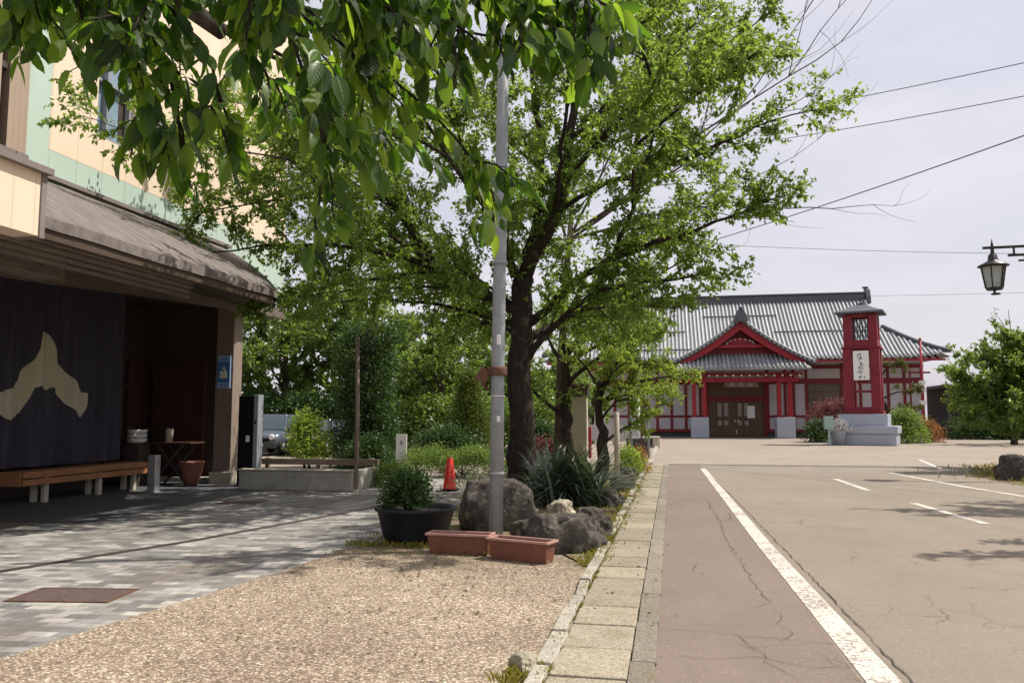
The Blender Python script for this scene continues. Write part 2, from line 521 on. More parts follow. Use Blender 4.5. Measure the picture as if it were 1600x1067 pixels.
class MB:
    def __init__(self):
        self.v = []; self.f = []; self.sm = []
    def add(self, vs, fs, smooth=False):
        o = len(self.v)
        self.v += [tuple(x) for x in vs]
        self.f += [tuple(i + o for i in f) for f in fs]
        self.sm += [smooth] * len(fs)
        return self
    def box(self, x0, x1, y0, y1, z0, z1):
        vs = [(x, y, z) for z in (z0, z1) for y in (y0, y1) for x in (x0, x1)]
        return self.add(vs, [(0, 2, 3, 1), (4, 5, 7, 6), (0, 1, 5, 4), (2, 6, 7, 3), (0, 4, 6, 2), (1, 3, 7, 5)])
    def obox(self, c, hx, hy, hz, rz=0.0, rx=0.0, ry=0.0):
        R = Matrix.Rotation(rz, 3, 'Z') @ Matrix.Rotation(ry, 3, 'Y') @ Matrix.Rotation(rx, 3, 'X')
        C = Vector(c)
        vs = [C + R @ Vector((sx * hx, sy * hy, sz * hz)) for sz in (-1, 1) for sy in (-1, 1) for sx in (-1, 1)]
        return self.add(vs, [(0, 2, 3, 1), (4, 5, 7, 6), (0, 1, 5, 4), (2, 6, 7, 3), (0, 4, 6, 2), (1, 3, 7, 5)])
    def bar(self, a, b, w, h=None):
        a = Vector(a); b = Vector(b); h = h or w
        d = (b - a).normalized()
        s = d.cross(Vector((0, 0, 1)))
        if s.length < 1e-3: s = Vector((1, 0, 0))
        s.normalize(); u = s.cross(d)
        vs = [p + s * i * w / 2 + u * j * h / 2 for p in (a, b) for j in (-1, 1) for i in (-1, 1)]
        return self.add(vs, [(0, 1, 3, 2), (4, 6, 7, 5), (0, 4, 5, 1), (2, 3, 7, 6), (0, 2, 6, 4), (1, 5, 7, 3)])
    def tube(self, path, radii, n=8, cap=True):
        P = [Vector(p) for p in path]
        if not hasattr(radii, '__len__'): radii = [radii] * len(P)
        vs = []; fs = []
        ref = Vector((1, 0, 0))
        for i, p in enumerate(P):
            d = (P[min(i + 1, len(P) - 1)] - P[max(i - 1, 0)])
            if d.length < 1e-9: d = Vector((0, 0, 1))
            d.normalize()
            s = ref - d * ref.dot(d)
            if s.length < .05:
                s = Vector((0, 1, 0)) - d * d.y
            s.normalize(); ref = s
            t = d.cross(s)
            for k in range(n):
                a = 2 * math.pi * k / n
                vs.append(p + (s * math.cos(a) + t * math.sin(a)) * radii[i])
        for i in range(len(P) - 1):
            for k in range(n):
                fs.append((i * n + k, i * n + (k + 1) % n, (i + 1) * n + (k + 1) % n, (i + 1) * n + k))
        self.add(vs, fs, True)
        if cap:
            o = len(self.v) - len(vs)
            self.f.append(tuple(o + k for k in reversed(range(n)))); self.sm.append(False)
            self.f.append(tuple(o + (len(P) - 1) * n + k for k in range(n))); self.sm.append(False)
        return self
    def lathe(self, prof, c=(0, 0, 0), n=20, sx=1.0, sy=1.0, smooth=True, rot=0.0):
        vs = []; fs = []
        for (r, z) in prof:
            for k in range(n):
                a = 2 * math.pi * k / n + rot
                vs.append((c[0] + r * sx * math.cos(a), c[1] + r * sy * math.sin(a), c[2] + z))
        for i in range(len(prof) - 1):
            for k in range(n):
                fs.append((i * n + k, i * n + (k + 1) % n, (i + 1) * n + (k + 1) % n, (i + 1) * n + k))
        self.add(vs, fs, smooth)
        o = len(self.v) - len(vs)
        self.f.append(tuple(o + k for k in reversed(range(n)))); self.sm.append(False)
        self.f.append(tuple(o + (len(prof) - 1) * n + k for k in range(n))); self.sm.append(False)
        return self
    def prism(self, poly, axis, a, b):
        """poly of 2-D points extruded along axis ('x','y','z') from a to b"""
        def P(p, t):
            return {'x': (t, p[0], p[1]), 'y': (p[0], t, p[1]), 'z': (p[0], p[1], t)}[axis]
        n = len(poly)
        vs = [P(p, a) for p in poly] + [P(p, b) for p in poly]
        fs = [tuple(range(n)), tuple(reversed(range(n, 2 * n)))] + [(i, i + n, (i + 1) % n + n, (i + 1) % n) for i in range(n)]
        return self.add(vs, fs)
    def sheet(self, pts, nu, nv, smooth=True):
        fs = [(i * nv + j, i * nv + j + 1, (i + 1) * nv + j + 1, (i + 1) * nv + j) for i in range(nu - 1) for j in range(nv - 1)]
        return self.add(pts, fs, smooth)
    def build(self, name, m, parent=None, world=True, bevel=0, seg=2, fix=True):
        vs = self.v
        if parent is not None and world:
            inv = world_of(parent).inverted()
            vs = [tuple(inv @ Vector(v)) for v in vs]
        me = bpy.data.meshes.new(name)
        me.from_pydata(vs, [], self.f)
        me.polygons.foreach_set("use_smooth", self.sm)
        if fix:
            bm = bmesh.new(); bm.from_mesh(me)
            bmesh.ops.recalc_face_normals(bm, faces=bm.faces)
            bm.to_mesh(me); bm.free()
        me.materials.append(m)
        o = bpy.data.objects.new(name, me)
        COL.objects.link(o)
        if parent is not None: o.parent = parent
        if bevel:
            b = o.modifiers.new("bevel", 'BEVEL')
            b.width = bevel; b.segments = seg; b.limit_method = 'ANGLE'; b.angle_limit = rad(40)
        return o

def np_obj(name, V, F, m, parent=None, smooth=False, uv=None):
    """fast mesh from numpy; F (n,k) with a constant k; V already local"""
    me = bpy.data.meshes.new(name)
    nf, k = F.shape
    me.vertices.add(len(V)); me.vertices.foreach_set("co", np.ascontiguousarray(V, dtype=np.float32).ravel())
    me.loops.add(nf * k); me.loops.foreach_set("vertex_index", np.ascontiguousarray(F, dtype=np.int32).ravel())
    me.polygons.add(nf); me.polygons.foreach_set("loop_start", np.arange(0, nf * k, k, dtype=np.int32))
    me.polygons.foreach_set("use_smooth", np.full(nf, smooth))
    me.update(calc_edges=True)
    if uv is not None:
        l = me.uv_layers.new(name="UVMap")
        l.data.foreach_set("uv", np.ascontiguousarray(uv[F.ravel()], dtype=np.float32).ravel())
    me.validate()
    me.materials.append(m)
    o = bpy.data.objects.new(name, me)
    COL.objects.link(o)
    if parent is not None: o.parent = parent
    return o

def tag(o, label=None, cat=None, group=None, kind=None):
    if label: o['label'] = label
    if cat: o['category'] = cat
    if group: o['group'] = group
    if kind: o['kind'] = kind
    return o

def thing(name, loc, label, cat, group=None, rz=0.0):
    o = bpy.data.objects.new(name, None)
    o.empty_display_size = .2
    o.location = loc; o.rotation_euler = (0, 0, rz)
    COL.objects.link(o)
    return tag(o, label, cat, group)

def copy_tree(o, loc=None, rz=None, scale=None, label=None, parent=None):
    c = o.copy(); COL.objects.link(c)
    c.parent = parent
    if loc is not None: c.location = loc
    if rz is not None: c.rotation_euler = (0, 0, rz)
    if scale is not None: c.scale = scale
    if label: c['label'] = label
    for ch in [q for q in bpy.data.objects if q.parent == o]:
        copy_tree(ch, parent=c)
    return c

def struct(o):
    return tag(o, kind='structure')

def poly_sheet(name, pts, z, m):
    me = MB().add([(x, y, z) for x, y in pts], [tuple(range(len(pts)))])
    return struct(me.build(name, m))

# ------------------------------------------------------------------ leaves and trees
def unit(a):
    return a / np.maximum(np.linalg.norm(a, axis=1, keepdims=True), 1e-9)

def leaf_quads(P, D, N, S, width=.55):
    D = unit(D)
    W = unit(np.cross(D, N) + 1e-6)
    U = np.cross(W, D)
    s = S[:, None]
    v0 = P
    v1 = P + D * s * .45 - W * s * width * .5 + U * s * .10
    v2 = P + D * s - U * s * .10
    v3 = P + D * s * .45 + W * s * width * .5 + U * s * .10
    V = np.stack([v0, v1, v2, v3], 1).reshape(-1, 3)
    i = np.arange(len(P)) * 4
    F = np.concatenate([np.stack([i, i + 1, i + 2], 1), np.stack([i, i + 2, i + 3], 1)], 0)
    return V, F

def smooth_path(pts, r0, r1, per=.3, wob=.03, rng=None):
    P = [np.array(p, float) for p in pts]
    out = []
    n = len(P)
    for i in range(n - 1):
        p0 = P[max(i - 1, 0)]; p1 = P[i]; p2 = P[i + 1]; p3 = P[min(i + 2, n - 1)]
        k = max(2, int(np.linalg.norm(p2 - p1) / per))
        for j in range(k):
            t = j / k
            out.append(.5 * ((2 * p1) + (-p0 + p2) * t + (2 * p0 - 5 * p1 + 4 * p2 - p3) * t * t + (-p0 + 3 * p1 - 3 * p2 + p3) * t ** 3))
    out.append(P[-1])
    out = np.array(out)
    if rng is not None and wob:
        w = rng.normal(0, wob, out.shape); w[0] = 0
        out = out + w
    t = np.linspace(0, 1, len(out))
    return out, r0 + (r1 - r0) * t ** .8

def grow(limbs, rng, bpm=2.6, blen=(.7, 1.5), tgap=.12, tlen=(.18, .45), lpt=6, leaf=.09, start=.25,
         up=.15, droop=.35, twigs=True, cull=None):
    """limbs: [(points, r0, r1)]; returns the wood MB and the leaf arrays"""
    wood = MB()
    LP = []; LD = []
    for (pts, r0, r1) in limbs:
        path, R = smooth_path(pts, r0, r1, .3, min(.03, r0 * .25), rng)
        wood.tube(path, R, 10 if r0 > .1 else 7)
        L = np.linalg.norm(np.diff(path, axis=0), axis=1).sum()
        st = start if r0 < .2 else .999
        nb = int(L * bpm * (1 - st)) + 2
        if r0 >= .2: continue
        for _ in range(nb):
            t = st + (1 - st) * rng.random() ** .8
            i = min(int(t * (len(path) - 1)), len(path) - 2)
            p = path[i] + (path[i + 1] - path[i]) * rng.random()
            d0 = path[i + 1] - path[i]; d0 /= np.linalg.norm(d0) + 1e-9
            d = d0 * .75 + rng.normal(0, .62, 3) + np.array([0, 0, up]); d /= np.linalg.norm(d)
            bl = rng.uniform(*blen) * (1.12 - .72 * t)
            k = 6
            bp = [p]
            dd = d.copy()
            for q in range(k):
                dd = dd + rng.normal(0, .13, 3) + np.array([0, 0, .03]); dd /= np.linalg.norm(dd)
                bp.append(bp[-1] + dd * bl / k)
            bp = np.array(bp)
            br = min(.016, R[i] * .55)
            wood.tube(bp, np.linspace(br, .003, k + 1), 4, False)
            nt = max(3, int(bl / tgap))
            for _t in range(nt):
                u = .15 + .85 * rng.random()
                j = min(int(u * k), k - 1)
                tp = bp[j] + (bp[j + 1] - bp[j]) * rng.random()
                td = (bp[j + 1] - bp[j]); td /= np.linalg.norm(td) + 1e-9
                td = td * .8 + rng.normal(0, .55, 3) + np.array([0, 0, .05]); td /= np.linalg.norm(td)
                tl = rng.uniform(*tlen)
                if twigs and rng.random() < .4:
                    wood.tube([tp, tp + td * tl], [.0035, .0015], 3, False)
                m = rng.integers(max(1, lpt - 2), lpt + 3)
                uu = rng.random(m)[:, None]
                LP.append(tp + td * tl * uu + rng.normal(0, .012, (m, 3)))
                LD.append(td * .5 + rng.normal(0, .55, (m, 3)) + np.array([0, 0, -droop]))
    P = np.concatenate(LP); D = np.concatenate(LD)
    if cull is not None:
        k = cull(P); P = P[k]; D = D[k]
    N = np.array([0, 0, .55]) + rng.normal(0, .8, P.shape)
    S = leaf * rng.uniform(.65, 1.25, len(P))
    return wood, P, D, N, S

def make_tree(name, base, limbs, label, cat, group=None, seed=1, m_leaf=None, m_bark=None, width=.55, world=True, **kw):
    rng = np.random.default_rng(seed)
    b = np.array(base, float)
    if world:
        limbs = [([tuple(np.array(p) - b) for p in pts], r0, r1) for pts, r0, r1 in limbs]
    wood, P, D, N, S = grow(limbs, rng, **kw)
    t = thing(name, base, label, cat, group)
    wood.build("trunk", m_bark or M['bark'], t, world=False, fix=False)
    print('LEAVES', name, len(P))
    V, F = leaf_quads(P, D, N, S, width)
    np_obj("crown", V, F, m_leaf or M['leaf_cherry'], t)
    return t

def auto_limbs(h, spread, rng, n=9, trunk=.16, first=.3, lean=0.15):
    top = np.array([rng.normal(0, lean), rng.normal(0, lean), h * .62])
    L = [([(0, 0, -.1), tuple(top * .35 + rng.normal(0, .06, 3)), tuple(top)], trunk + .06, trunk * .7)]
    L[0] = (L[0][0], max(.2, trunk + .06), trunk * .6)
    for i in range(n):
        z = first + (1 - first) * (i / (n - 1))
        p0 = top * z
        a = i * 2.4 + rng.normal(0, .3)
        r = spread * (.75 + .35 * rng.random()) * (1.0 - .45 * abs(z - .65) * 1.3)
        rise = h * .16 + (h - top[2]) * z * .85
        mid = p0 + np.array([math.cos(a) * r * .5, math.sin(a) * r * .5, rise * .5 + .12])
        end = p0 + np.array([math.cos(a) * r, math.sin(a) * r, rise * .85])
        L.append(([tuple(p0), tuple(mid), tuple(end)], trunk * .5, .015))
    L.append(([tuple(top), tuple(top + np.array([.1, .1, h * .2])), (top[0], top[1], h * .95)], trunk * .55, .015))
    return L

def bush(name, loc, rx, ry, rz_, label, cat, group=None, n=2500, leaf=.06, m=None, seed=1, stems=4, shape='dome', base_z=0.0, width=.7, bark=None, lift=.0, up=.2):
    """leafy shrub: clumped leaves through a volume, woody stems inside"""
    rng = np.random.default_rng(seed)
    n = int(n * 2.4)
    t = thing(name, loc, label, cat, group)
    nc = max(16, n // 45)
    a = rng.random(nc) * 2 * math.pi
    if shape == 'cone':
        hz = rng.random(nc) ** .8
        rr = (1 - hz) ** .85 * (.55 + .45 * rng.random(nc) ** .5) + .04
        C = np.stack([np.cos(a) * rr * rx, np.sin(a) * rr * ry, hz * rz_ * .97], 1)
    elif shape == 'column':
        hz = rng.random(nc)
        rr = (.62 + .38 * rng.random(nc)) * (1 + .14 * np.sin(hz * 9 + a * 2))
        C = np.stack([np.cos(a) * rr * rx, np.sin(a) * rr * ry, hz * rz_], 1)
    elif shape == 'box':
        C = np.stack([rng.uniform(-rx, rx, nc), rng.uniform(-ry, ry, nc), rz_ * (1 - .8 * rng.random(nc) ** 1.6)], 1)
        C[:, 2] += .06 * np.sin(C[:, 0] * 5) + rng.normal(0, .03, nc)
    else:
        u = rng.random(nc) ** .45
        cz = rng.random(nc) ** .9
        s = np.sqrt(np.maximum(0, 1 - (cz * .98) ** 2.2))
        C = np.stack([np.cos(a) * s * u * rx, np.sin(a) * s * u * ry, cz * rz_], 1)
        C *= 1 + .12 * np.sin(a * 3 + seed)[:, None] * np.array([1, 1, 0])
    idx = rng.integers(0, nc, n)
    sp = leaf * 1.7
    P = C[idx] + rng.normal(0, sp, (n, 3))
    P[:, 2] = np.maximum(P[:, 2], .02) + lift
    out = P * np.array([1, 1, .3]); out[:, 2] -= rz_ * .1
    D = unit(out) * .6 + rng.normal(0, .6, (n, 3)) + np.array([0, 0, up])
    N = np.array([0, 0, .6]) + unit(out) * .7 + rng.normal(0, .6, (n, 3))
    S = leaf * rng.uniform(.7, 1.35, n)
    V, F = leaf_quads(P, D, N, S, width)
    w = MB()
    for k in range(stems):
        b = rng.normal(0, .12, 2) * rx
        e = rng.normal(0, .4, 2) * np.array([rx, ry])
        w.tube([(b[0], b[1], -.05), ((b[0] + e[0]) / 2, (b[1] + e[1]) / 2, (rz_ + lift) * .45), (e[0], e[1], (rz_ + lift) * .85)], [.02 + .01 * rz_, .015, .005], 5)
    if shape in ('column', 'cone'):
        w.tube([(0, 0, 0), (0, 0, rz_ * .5), (0, 0, rz_ * .95)], [rx * .55, rx * (.5 if shape == 'column' else .25), rx * (.35 if shape == 'column' else .03)], 9)
    w.build("stem", bark or M['bark2'], t, world=False, fix=False)
    np_obj("foliage", V, F, m or M['leaf_mid'], t)
    return t

def rock(name, loc, sx, sy, sz, label, seed, m=None, group=None, rz=0.0, rough=.22):
    bm = bmesh.new()
    bmesh.ops.create_icosphere(bm, subdivisions=5, radius=1.0)
    off = Vector((seed * 3.1, seed * 1.7, seed * 2.3))
    for v in bm.verts:
        d = v.co.normalized()
        f = 1 + rough * mnoise.noise(d * 1.3 + off) * 1.6 + rough * .6 * mnoise.noise(d * 3.1 + off) + .10 * mnoise.noise(d * 6 + off) + .05 * mnoise.noise(d * 13 + off) + .025 * mnoise.noise(d * 27 + off)
        q = d * f
        # facet: push flat on a few planes
        for k in range(6):
            pn = Vector((math.cos(k * 2.1 + seed), math.sin(k * 2.1 + seed * 1.3), .25 * math.sin(k * 1.7 + seed))).normalized()
            e = q.dot(pn) - .80
            if e > 0: q -= pn * e * .8
        if q.z > .78: q.z = .78 + (q.z - .78) * .35
        v.co = Vector((q.x * sx, q.y * sy, max(q.z, -.45) * sz + .42 * sz))
    me = bpy.data.meshes.new(name)
    bm.to_mesh(me); bm.free()
    me.polygons.foreach_set("use_smooth", [True] * len(me.polygons))
    me.materials.append(m or M['rock'])
    o = bpy.data.objects.new(name, me)
    COL.objects.link(o)
    o.location = loc; o.rotation_euler = (0, 0, rz)
    return tag(o, label, "rock", group)

def grass_patch(name, areas, n, h, m, seed, label=None):
    """areas: list of (x0,x1,y0,y1,weight) or callables giving points"""
    rng = np.random.default_rng(seed)
    Ps = []
    for (pts, wid, k) in areas:
        pts = np.array(pts, float)
        t = rng.random(k) * (len(pts) - 1)
        i = np.minimum(t.astype(int), len(pts) - 2)
        f = (t - i)[:, None]
        q = pts[i] * (1 - f) + pts[i + 1] * f
        # clump
        c = np.sin(t * 37.0) * .5 + np.sin(t * 91.0 + 1) * .5
        keep = rng.random(k) < .45 + .55 * c
        q = q + rng.normal(0, wid, q.shape)
        Ps.append(q[keep])
    P2 = np.concatenate(Ps)
    n = len(P2)
    P = np.concatenate([P2, np.zeros((n, 1))], 1)
    a = rng.random(n) * 2 * math.pi
    D = np.stack([np.cos(a) * .55, np.sin(a) * .55, np.ones(n)], 1)
    N = np.stack([np.cos(a + 1.57), np.sin(a + 1.57), np.zeros(n)], 1)
    N = np.cross(D, N)
    S = h * rng.uniform(.4, 1.3, n)
    V, F = leaf_quads(P, D, N, S, .14)
    o = np_obj(name, V, F, m)
    return tag(o, kind='stuff')

# ================================================================== THE SETTING
struct(MB().add([(-3000, -3000, -.06), (3000, -3000, -.06), (3000, 3000, -.06), (-3000, 3000, -.06)], [(0, 1, 2, 3)]).build("ground", M['farground']))
poly_sheet("road", [(1.12, -6), (16, -6), (16, 26.0), (1.06, 26.2)], 0.0, M['asphalt'])
poly_sheet("road_shoulder", [(-.20, -6), (1.12, -6), (1.06, 26.2), (.05, 26.2)], 0.0, M['shoulder'])
poly_sheet("plaza", [(-30, 26.2), (.05, 26.2), (16, 26.0), (60, 26), (60, 75), (-30, 75)], -.004, M['plaza'])
poly_sheet("gravel_pavement", [(-4.75, -2), (-.88, -2), (-.86, 5.0), (-.76, 8.25), (-1.3, 9.3), (-3.3, 9.75), (-3.74, 8.9), (-3.80, 7.6), (-4.15, 5.3)], .004, M['aggregate'])
poly_sheet("block_paving", [(-20, -2), (-3.9, -2), (-2.4, 9.6), (-3.0, 12.0), (-3.3, 20.5), (-20, 20.5)], 0.0, M['pavers'])
poly_sheet("canopy_shade_floor", [(-12.6, 10.25), (-8.3, 10.35), (-8.3, 15.9), (-8.7, 17.6), (-12.6, 17.6)], .006, M['shaded_floor'])  # floor outlined along the canopy's shadow edge, shade painted into its colour
poly_sheet("planting_bed", [(-3.3, 9.7), (-1.2, 9.2), (-.74, 8.25), (-.66, 14), (-.56, 25.5), (-3.6, 25.5), (-3.3, 15)], .008, M['soil'])
poly_sheet("back_path", [(-20, 20.5), (-3.3, 20.5), (-3.6, 26.2), (-30, 26.2), (-30, 20.5)], -.002, M['plaza'])

# drainage cover slabs, narrow gutter strip and rough kerb stones along the road
rg = random.Random(5)
slabs = MB(); y = -1.0
while y < 25.6:
    L = .58 + rg.uniform(-.015, .015)
    slabs.obox((-.475 + .008 * (y - 5), y + L / 2, .0 + rg.uniform(-.004, .006)), .228, L / 2 - .009, .035, rg.uniform(-.006, .006))
    y += L
struct(slabs.build("drain_slabs", M['slab'], bevel=.008))
strip = MB(); y = -1.0
while y < 25.6:
    L = rg.uniform(.9, 1.15)
    strip.obox((-.162 + .008 * (y - 5), y + L / 2, -.002 + rg.uniform(-.003, .003)), .076, L / 2 - .006, .03)
    y += L
struct(strip.build("gutter_strip", M['gutter'], bevel=.006))
kerb = MB(); y = -1.0
while y < 25.8:
    L = rg.uniform(.28, .75)
    if rg.random() < .9:
        w = rg.uniform(.045, .062)
        kerb.obox((-.80 + .008 * y + rg.uniform(-.008, .008), y + L / 2, .015 + rg.uniform(-.006, .014)), w, L / 2 - .014, .045, rg.uniform(-.05, .05))
    y += L
struct(kerb.build("kerb", M['kerb'], bevel=.014))
kb = MB().box(-.90, -.0, -1, 25.8, -.03, -.006)
struct(kb.build("kerb_bed", M['soil']))
far_k = MB(); y = 25.9
while y < 52:
    L = rg.uniform(.8, 1.1)
    far_k.obox((-.52 + .004 * (y - 26), y + L / 2, .02), .09, L / 2 - .01, .06)
    y += L
struct(far_k.build("far_kerb", M['kerb'], bevel=.01))

# painted markings
def marking(pts, z=.0045):
    poly_sheet("road_marking", pts, z, M['paint'])
marking([(1.13, -4), (1.345, -4), (1.33, 5.2), (1.235, 10.3), (1.14, 24.6), (.98, 24.5), (1.06, 10.2), (1.125, 5.2)])
for (xa, ya, xb, yb) in ((4.10, 21.15, 4.14, 18.0), (4.32, 15.6, 4.52, 12.8), (4.72, 10.2, 4.95, 7.4)):
    marking([(xa - .07, ya), (xb - .07, yb), (xb + .07, yb), (xa + .07, ya)])
marking([(5.95, 23.8), (6.35, 19.4), (6.75, 17.1), (7.6, 13.5), (7.75, 13.5), (6.9, 17.1), (6.5, 19.4), (6.08, 23.8)])
marking([(8.8, 31), (7.85, 25.6), (8.0, 25.6), (8.95, 31)])
marking([(6.6, 24.9), (7.2, 22.4), (13, 22.6), (13, 22.9), (7.35, 22.7), (6.75, 24.9)][::-1]) if False else None

rgc = random.Random(12)
def crack(pts, w0, w1, name="road_crack", jag=.03):
    P = []
    for (a, b) in zip(pts[:-1], pts[1:]):
        n = max(2, int(math.hypot(b[0] - a[0], b[1] - a[1]) / .12))
        for k in range(n):
            t = k / n
            P.append((a[0] + (b[0] - a[0]) * t + rgc.uniform(-jag, jag), a[1] + (b[1] - a[1]) * t + rgc.uniform(-jag, jag)))
    P.append(pts[-1])
    V = []; F = []
    for i, p in enumerate(P):
        q = P[min(i + 1, len(P) - 1)]; o = P[max(i - 1, 0)]
        d = Vector((q[0] - o[0], q[1] - o[1], 0)).normalized(); sx, sy = -d.y, d.x
        w = rgc.uniform(w0, w1) * (.3 if i in (0, len(P) - 1) else 1)
        V += [(p[0] - sx * w, p[1] - sy * w, .0088), (p[0] + sx * w, p[1] + sy * w, .0088)]
    for i in range(len(P) - 1):
        F.append((2 * i, 2 * i + 1, 2 * i + 3, 2 * i + 2))
    struct(MB().add(V, F).build(name, M['crack']))
crack([(.74, 15.2), (.76, 12.3), (.74, 10.2), (.77, 8.7), (.78, 7.8), (.84, 7.1)], .0015, .005)
crack([(.84, 7.1), (.70, 6.9), (.88, 6.7), (.78, 6.4), (.86, 6.15), (.74, 5.9)], .001, .0035)
crack([(-.07, 6.05), (.2, 6.1), (.5, 5.98), (.8, 6.0), (1.1, 5.9)], .001, .0035)
crack([(-.07, 5.45), (.25, 5.42), (.6, 5.5), (.9, 5.36), (1.1, 5.4)], .0015, .004)
crack([(.45, 6.1), (.52, 5.8), (.62, 5.6), (.6, 5.4), (.75, 5.1)], .001, .003)
crack([(1.14, 20.5), (1.25, 15.5), (1.315, 11.0), (1.36, 8.0), (1.375, 6.5), (1.39, 4.5)], .002, .007, "road_seam", .012)
# drain grating across the end of the road
dg = thing("drain_grating", (6, 26.5, 0), "long dark drain grating crossing the far end of the road", "drain cover")
fr_ = MB()
for i in range(64):
    xa = .1 + i * .17
    fr_.box(xa, xa + .1, 26.30, 26.62, -.02, .008)
fr_.build("grate", M['darkgrey'], dg)
MB().box(.05, 11.0, 26.24, 26.29, -.03, .010).box(.05, 11.0, 26.63, 26.68, -.03, .010).build("frame", M['concrete'], dg)

# dark groove with a sunken slot drain in the block paving
sd = MB()
pth = [(-7.4, 4.8), (-6.57, 7.04), (-5.83, 9.19), (-5.02, 12.66), (-4.6, 15.5)]
for a, b in zip(pth[:-1], pth[1:]):
    sd.bar((a[0], a[1], .002), (b[0], b[1], .002), .11, .012)
tag(sd.build("slot_drain", M['darkbrown']), "narrow rusty slot drain running across the grey block paving", "drain cover")
mh = thing("manhole_cover", (-5.08, 6.25, 0), "reddish brown square inspection cover set in the block paving", "manhole cover", rz=rad(8))
MB().box(-.42, .42, -.23, .23, -.01, .009).build("lid", M['manhole'], mh, world=False, bevel=.004)
MB().box(-.45, .45, -.26, -.232, -.01, .011).box(-.45, .45, .232, .26, -.01, .011).box(-.45, -.422, -.231, .231, -.01, .011).box(.422, .45, -.231, .231, -.01, .011).build("frame", M['rust'], mh, world=False)
mh2 = thing("manhole_cover", (-7.55, 13.4, 0), "small brown cover in the sunlit paving in front of the low concrete wall", "manhole cover", rz=rad(4))
MB().box(-.35, .35, -.2, .2, -.01, .009).build("lid", M['manhole'], mh2, world=False, bevel=.004)
MB().box(-.38, .38, -.225, -.202, -.01, .011).box(-.38, .38, .202, .225, -.01, .011).build("frame", M['rust'], mh2, world=False)

# ================================================================== THE HOTEL with its canopy
HX = -9.8
hotel = thing("hotel_building", (-10, 11, 0), "peach and mint panelled building with a deep shingled entrance canopy", "building")
w = MB()
w.box(-22, HX - .25, 2, 19.2, 4.55, 13.0)
w.box(HX - .25, HX, 10.5, 19.2, 4.55, 5.88)               # mint base course
w.box(HX - .25, HX, 10.5, 10.98, 5.88, 13.0)              # mint upright
w.build("wall", M['mint'], hotel)
pz = MB()
pz.box(HX - .25, HX + .003, 10.98, 12.05, 5.88, 13.0)
pz.box(HX - .25, HX + .003, 12.05, 13.05, 5.88, 6.50)
pz.box(HX - .25, HX + .003, 12.05, 13.05, 9.6, 13.0)
pz.box(HX - .25, HX + .003, 13.05, 19.2, 5.88, 13.0)
pz.build("wall_band", M['peach'], hotel)
wf = MB()
for (y0, y1, z0, z1) in ((12.05, 12.13, 6.5, 9.6), (12.97, 13.05, 6.5, 9.6), (12.13, 12.97, 6.5, 6.58), (12.13, 12.97, 9.52, 9.6), (12.13, 12.97, 7.55, 7.61), (12.36, 12.42, 6.58, 9.52)):
    wf.box(HX - .16, HX - .06, y0, y1, z0, z1)
win = wf.build("window", M['galv'], hotel)
MB().box(HX - .2, HX - .17, 12.05, 12.80, 6.5, 9.6).build("pane", M['glass_blue'], win)
MB().box(HX - .22, HX - .17, 12.80, 13.05, 6.5, 9.6).build("curtain", M['darkbrown'], win)
lv = MB()
lv.box(HX - .25, HX + .02, 2, 9.96, 5.6, 13.0)
lv.box(HX - .25, HX + .02, 10.12, 10.5, 5.6, 13.0)
lv.build("louvre_panel", M['tan'], hotel)
MB().box(HX - .25, HX - .12, 9.96, 10.12, 5.6, 13).box(HX - .1, HX - .02, 9.96, 10.12, 6.85, 6.95).build("panel_recess", M['darkbrown'], hotel)
MB().box(HX - .2, HX + .10, 4, 10.48, 5.48, 5.598).build("ledge", M['ledge'], hotel)
# lower storey
MB().box(-22, -12.6, 2, 19.2, 0, 4.549).box(-12.6, -10.35, 17.62, 17.9, 0, 4.3).box(-12.59, -12.4, 2, 15.9, 0, 4.5).build("entrance_wall", M['wall_dark'], hotel)
dr = MB()
dr.box(-12.58, -12.5, 16.05, 17.5, .1, 2.95)
for yy in (16.05, 16.75, 17.4):
    dr.box(-12.5, -12.42, yy, yy + .1, .1, 2.95)
for zz in (.1, 1.0, 2.2, 2.85):
    dr.box(-12.498, -12.43, 16.15, 17.4, zz, zz + .1)
dr.build("entrance_door", M['wood_door'], hotel)
dr2 = MB()
dr2.box(-12.25, -10.9, 17.52, 17.60, .1, 2.9)
for xx in (-12.25, -11.6, -11.0):
    dr2.box(xx, xx + .1, 17.44, 17.52, .1, 2.9)
for zz in (.1, 1.0, 2.8):
    dr2.box(-12.15, -11.0, 17.46, 17.518, zz, zz + .1)
dr2.build("entrance_door", M['wood_door'], hotel)
# canopy roof (convex shingle), skewed far end
def roof_pt(u, y):
    x = -6.8 + (HX + .02 + 6.8) * u
    z = 3.78 + 1.56 * (u ** .86)
    return (x, y, z)
def yend(u):
    return 13.1 + 3.4 * u
NU, NY = 14, 30
rf = MB()
top = [roof_pt(i / (NU - 1), 3.0 + (yend(i / (NU - 1)) - 3.0) * j / (NY - 1)) for i in range(NU) for j in range(NY)]
top = [(x, y_, z + .018 * mnoise.noise(Vector((x * 2, y_ * 1.5, 0)))) for x, y_, z in top]
rf.sheet(top, NU, NY)
bot = [(x, y_, z - .13) for x, y_, z in top]
rf.sheet(bot, NU, NY)
o0 = 0; o1 = NU * NY
for j in range(NY - 1):
    rf.f.append((o0 + j, o0 + j + 1, o1 + j + 1, o1 + j)); rf.sm.append(False)
for i in range(NU - 1):
    a = i * NY + NY - 1; b = (i + 1) * NY + NY - 1
    rf.f.append((a, b, o1 + b, o1 + a)); rf.sm.append(False)
rf.build("canopy_roof", M['shingle'], hotel)
MB().bar((HX + .06, 8, 5.40), (HX + .06, 16.45, 5.40), .1, .07).build("roof_flashing", M['ledge'], hotel)
fa = MB()
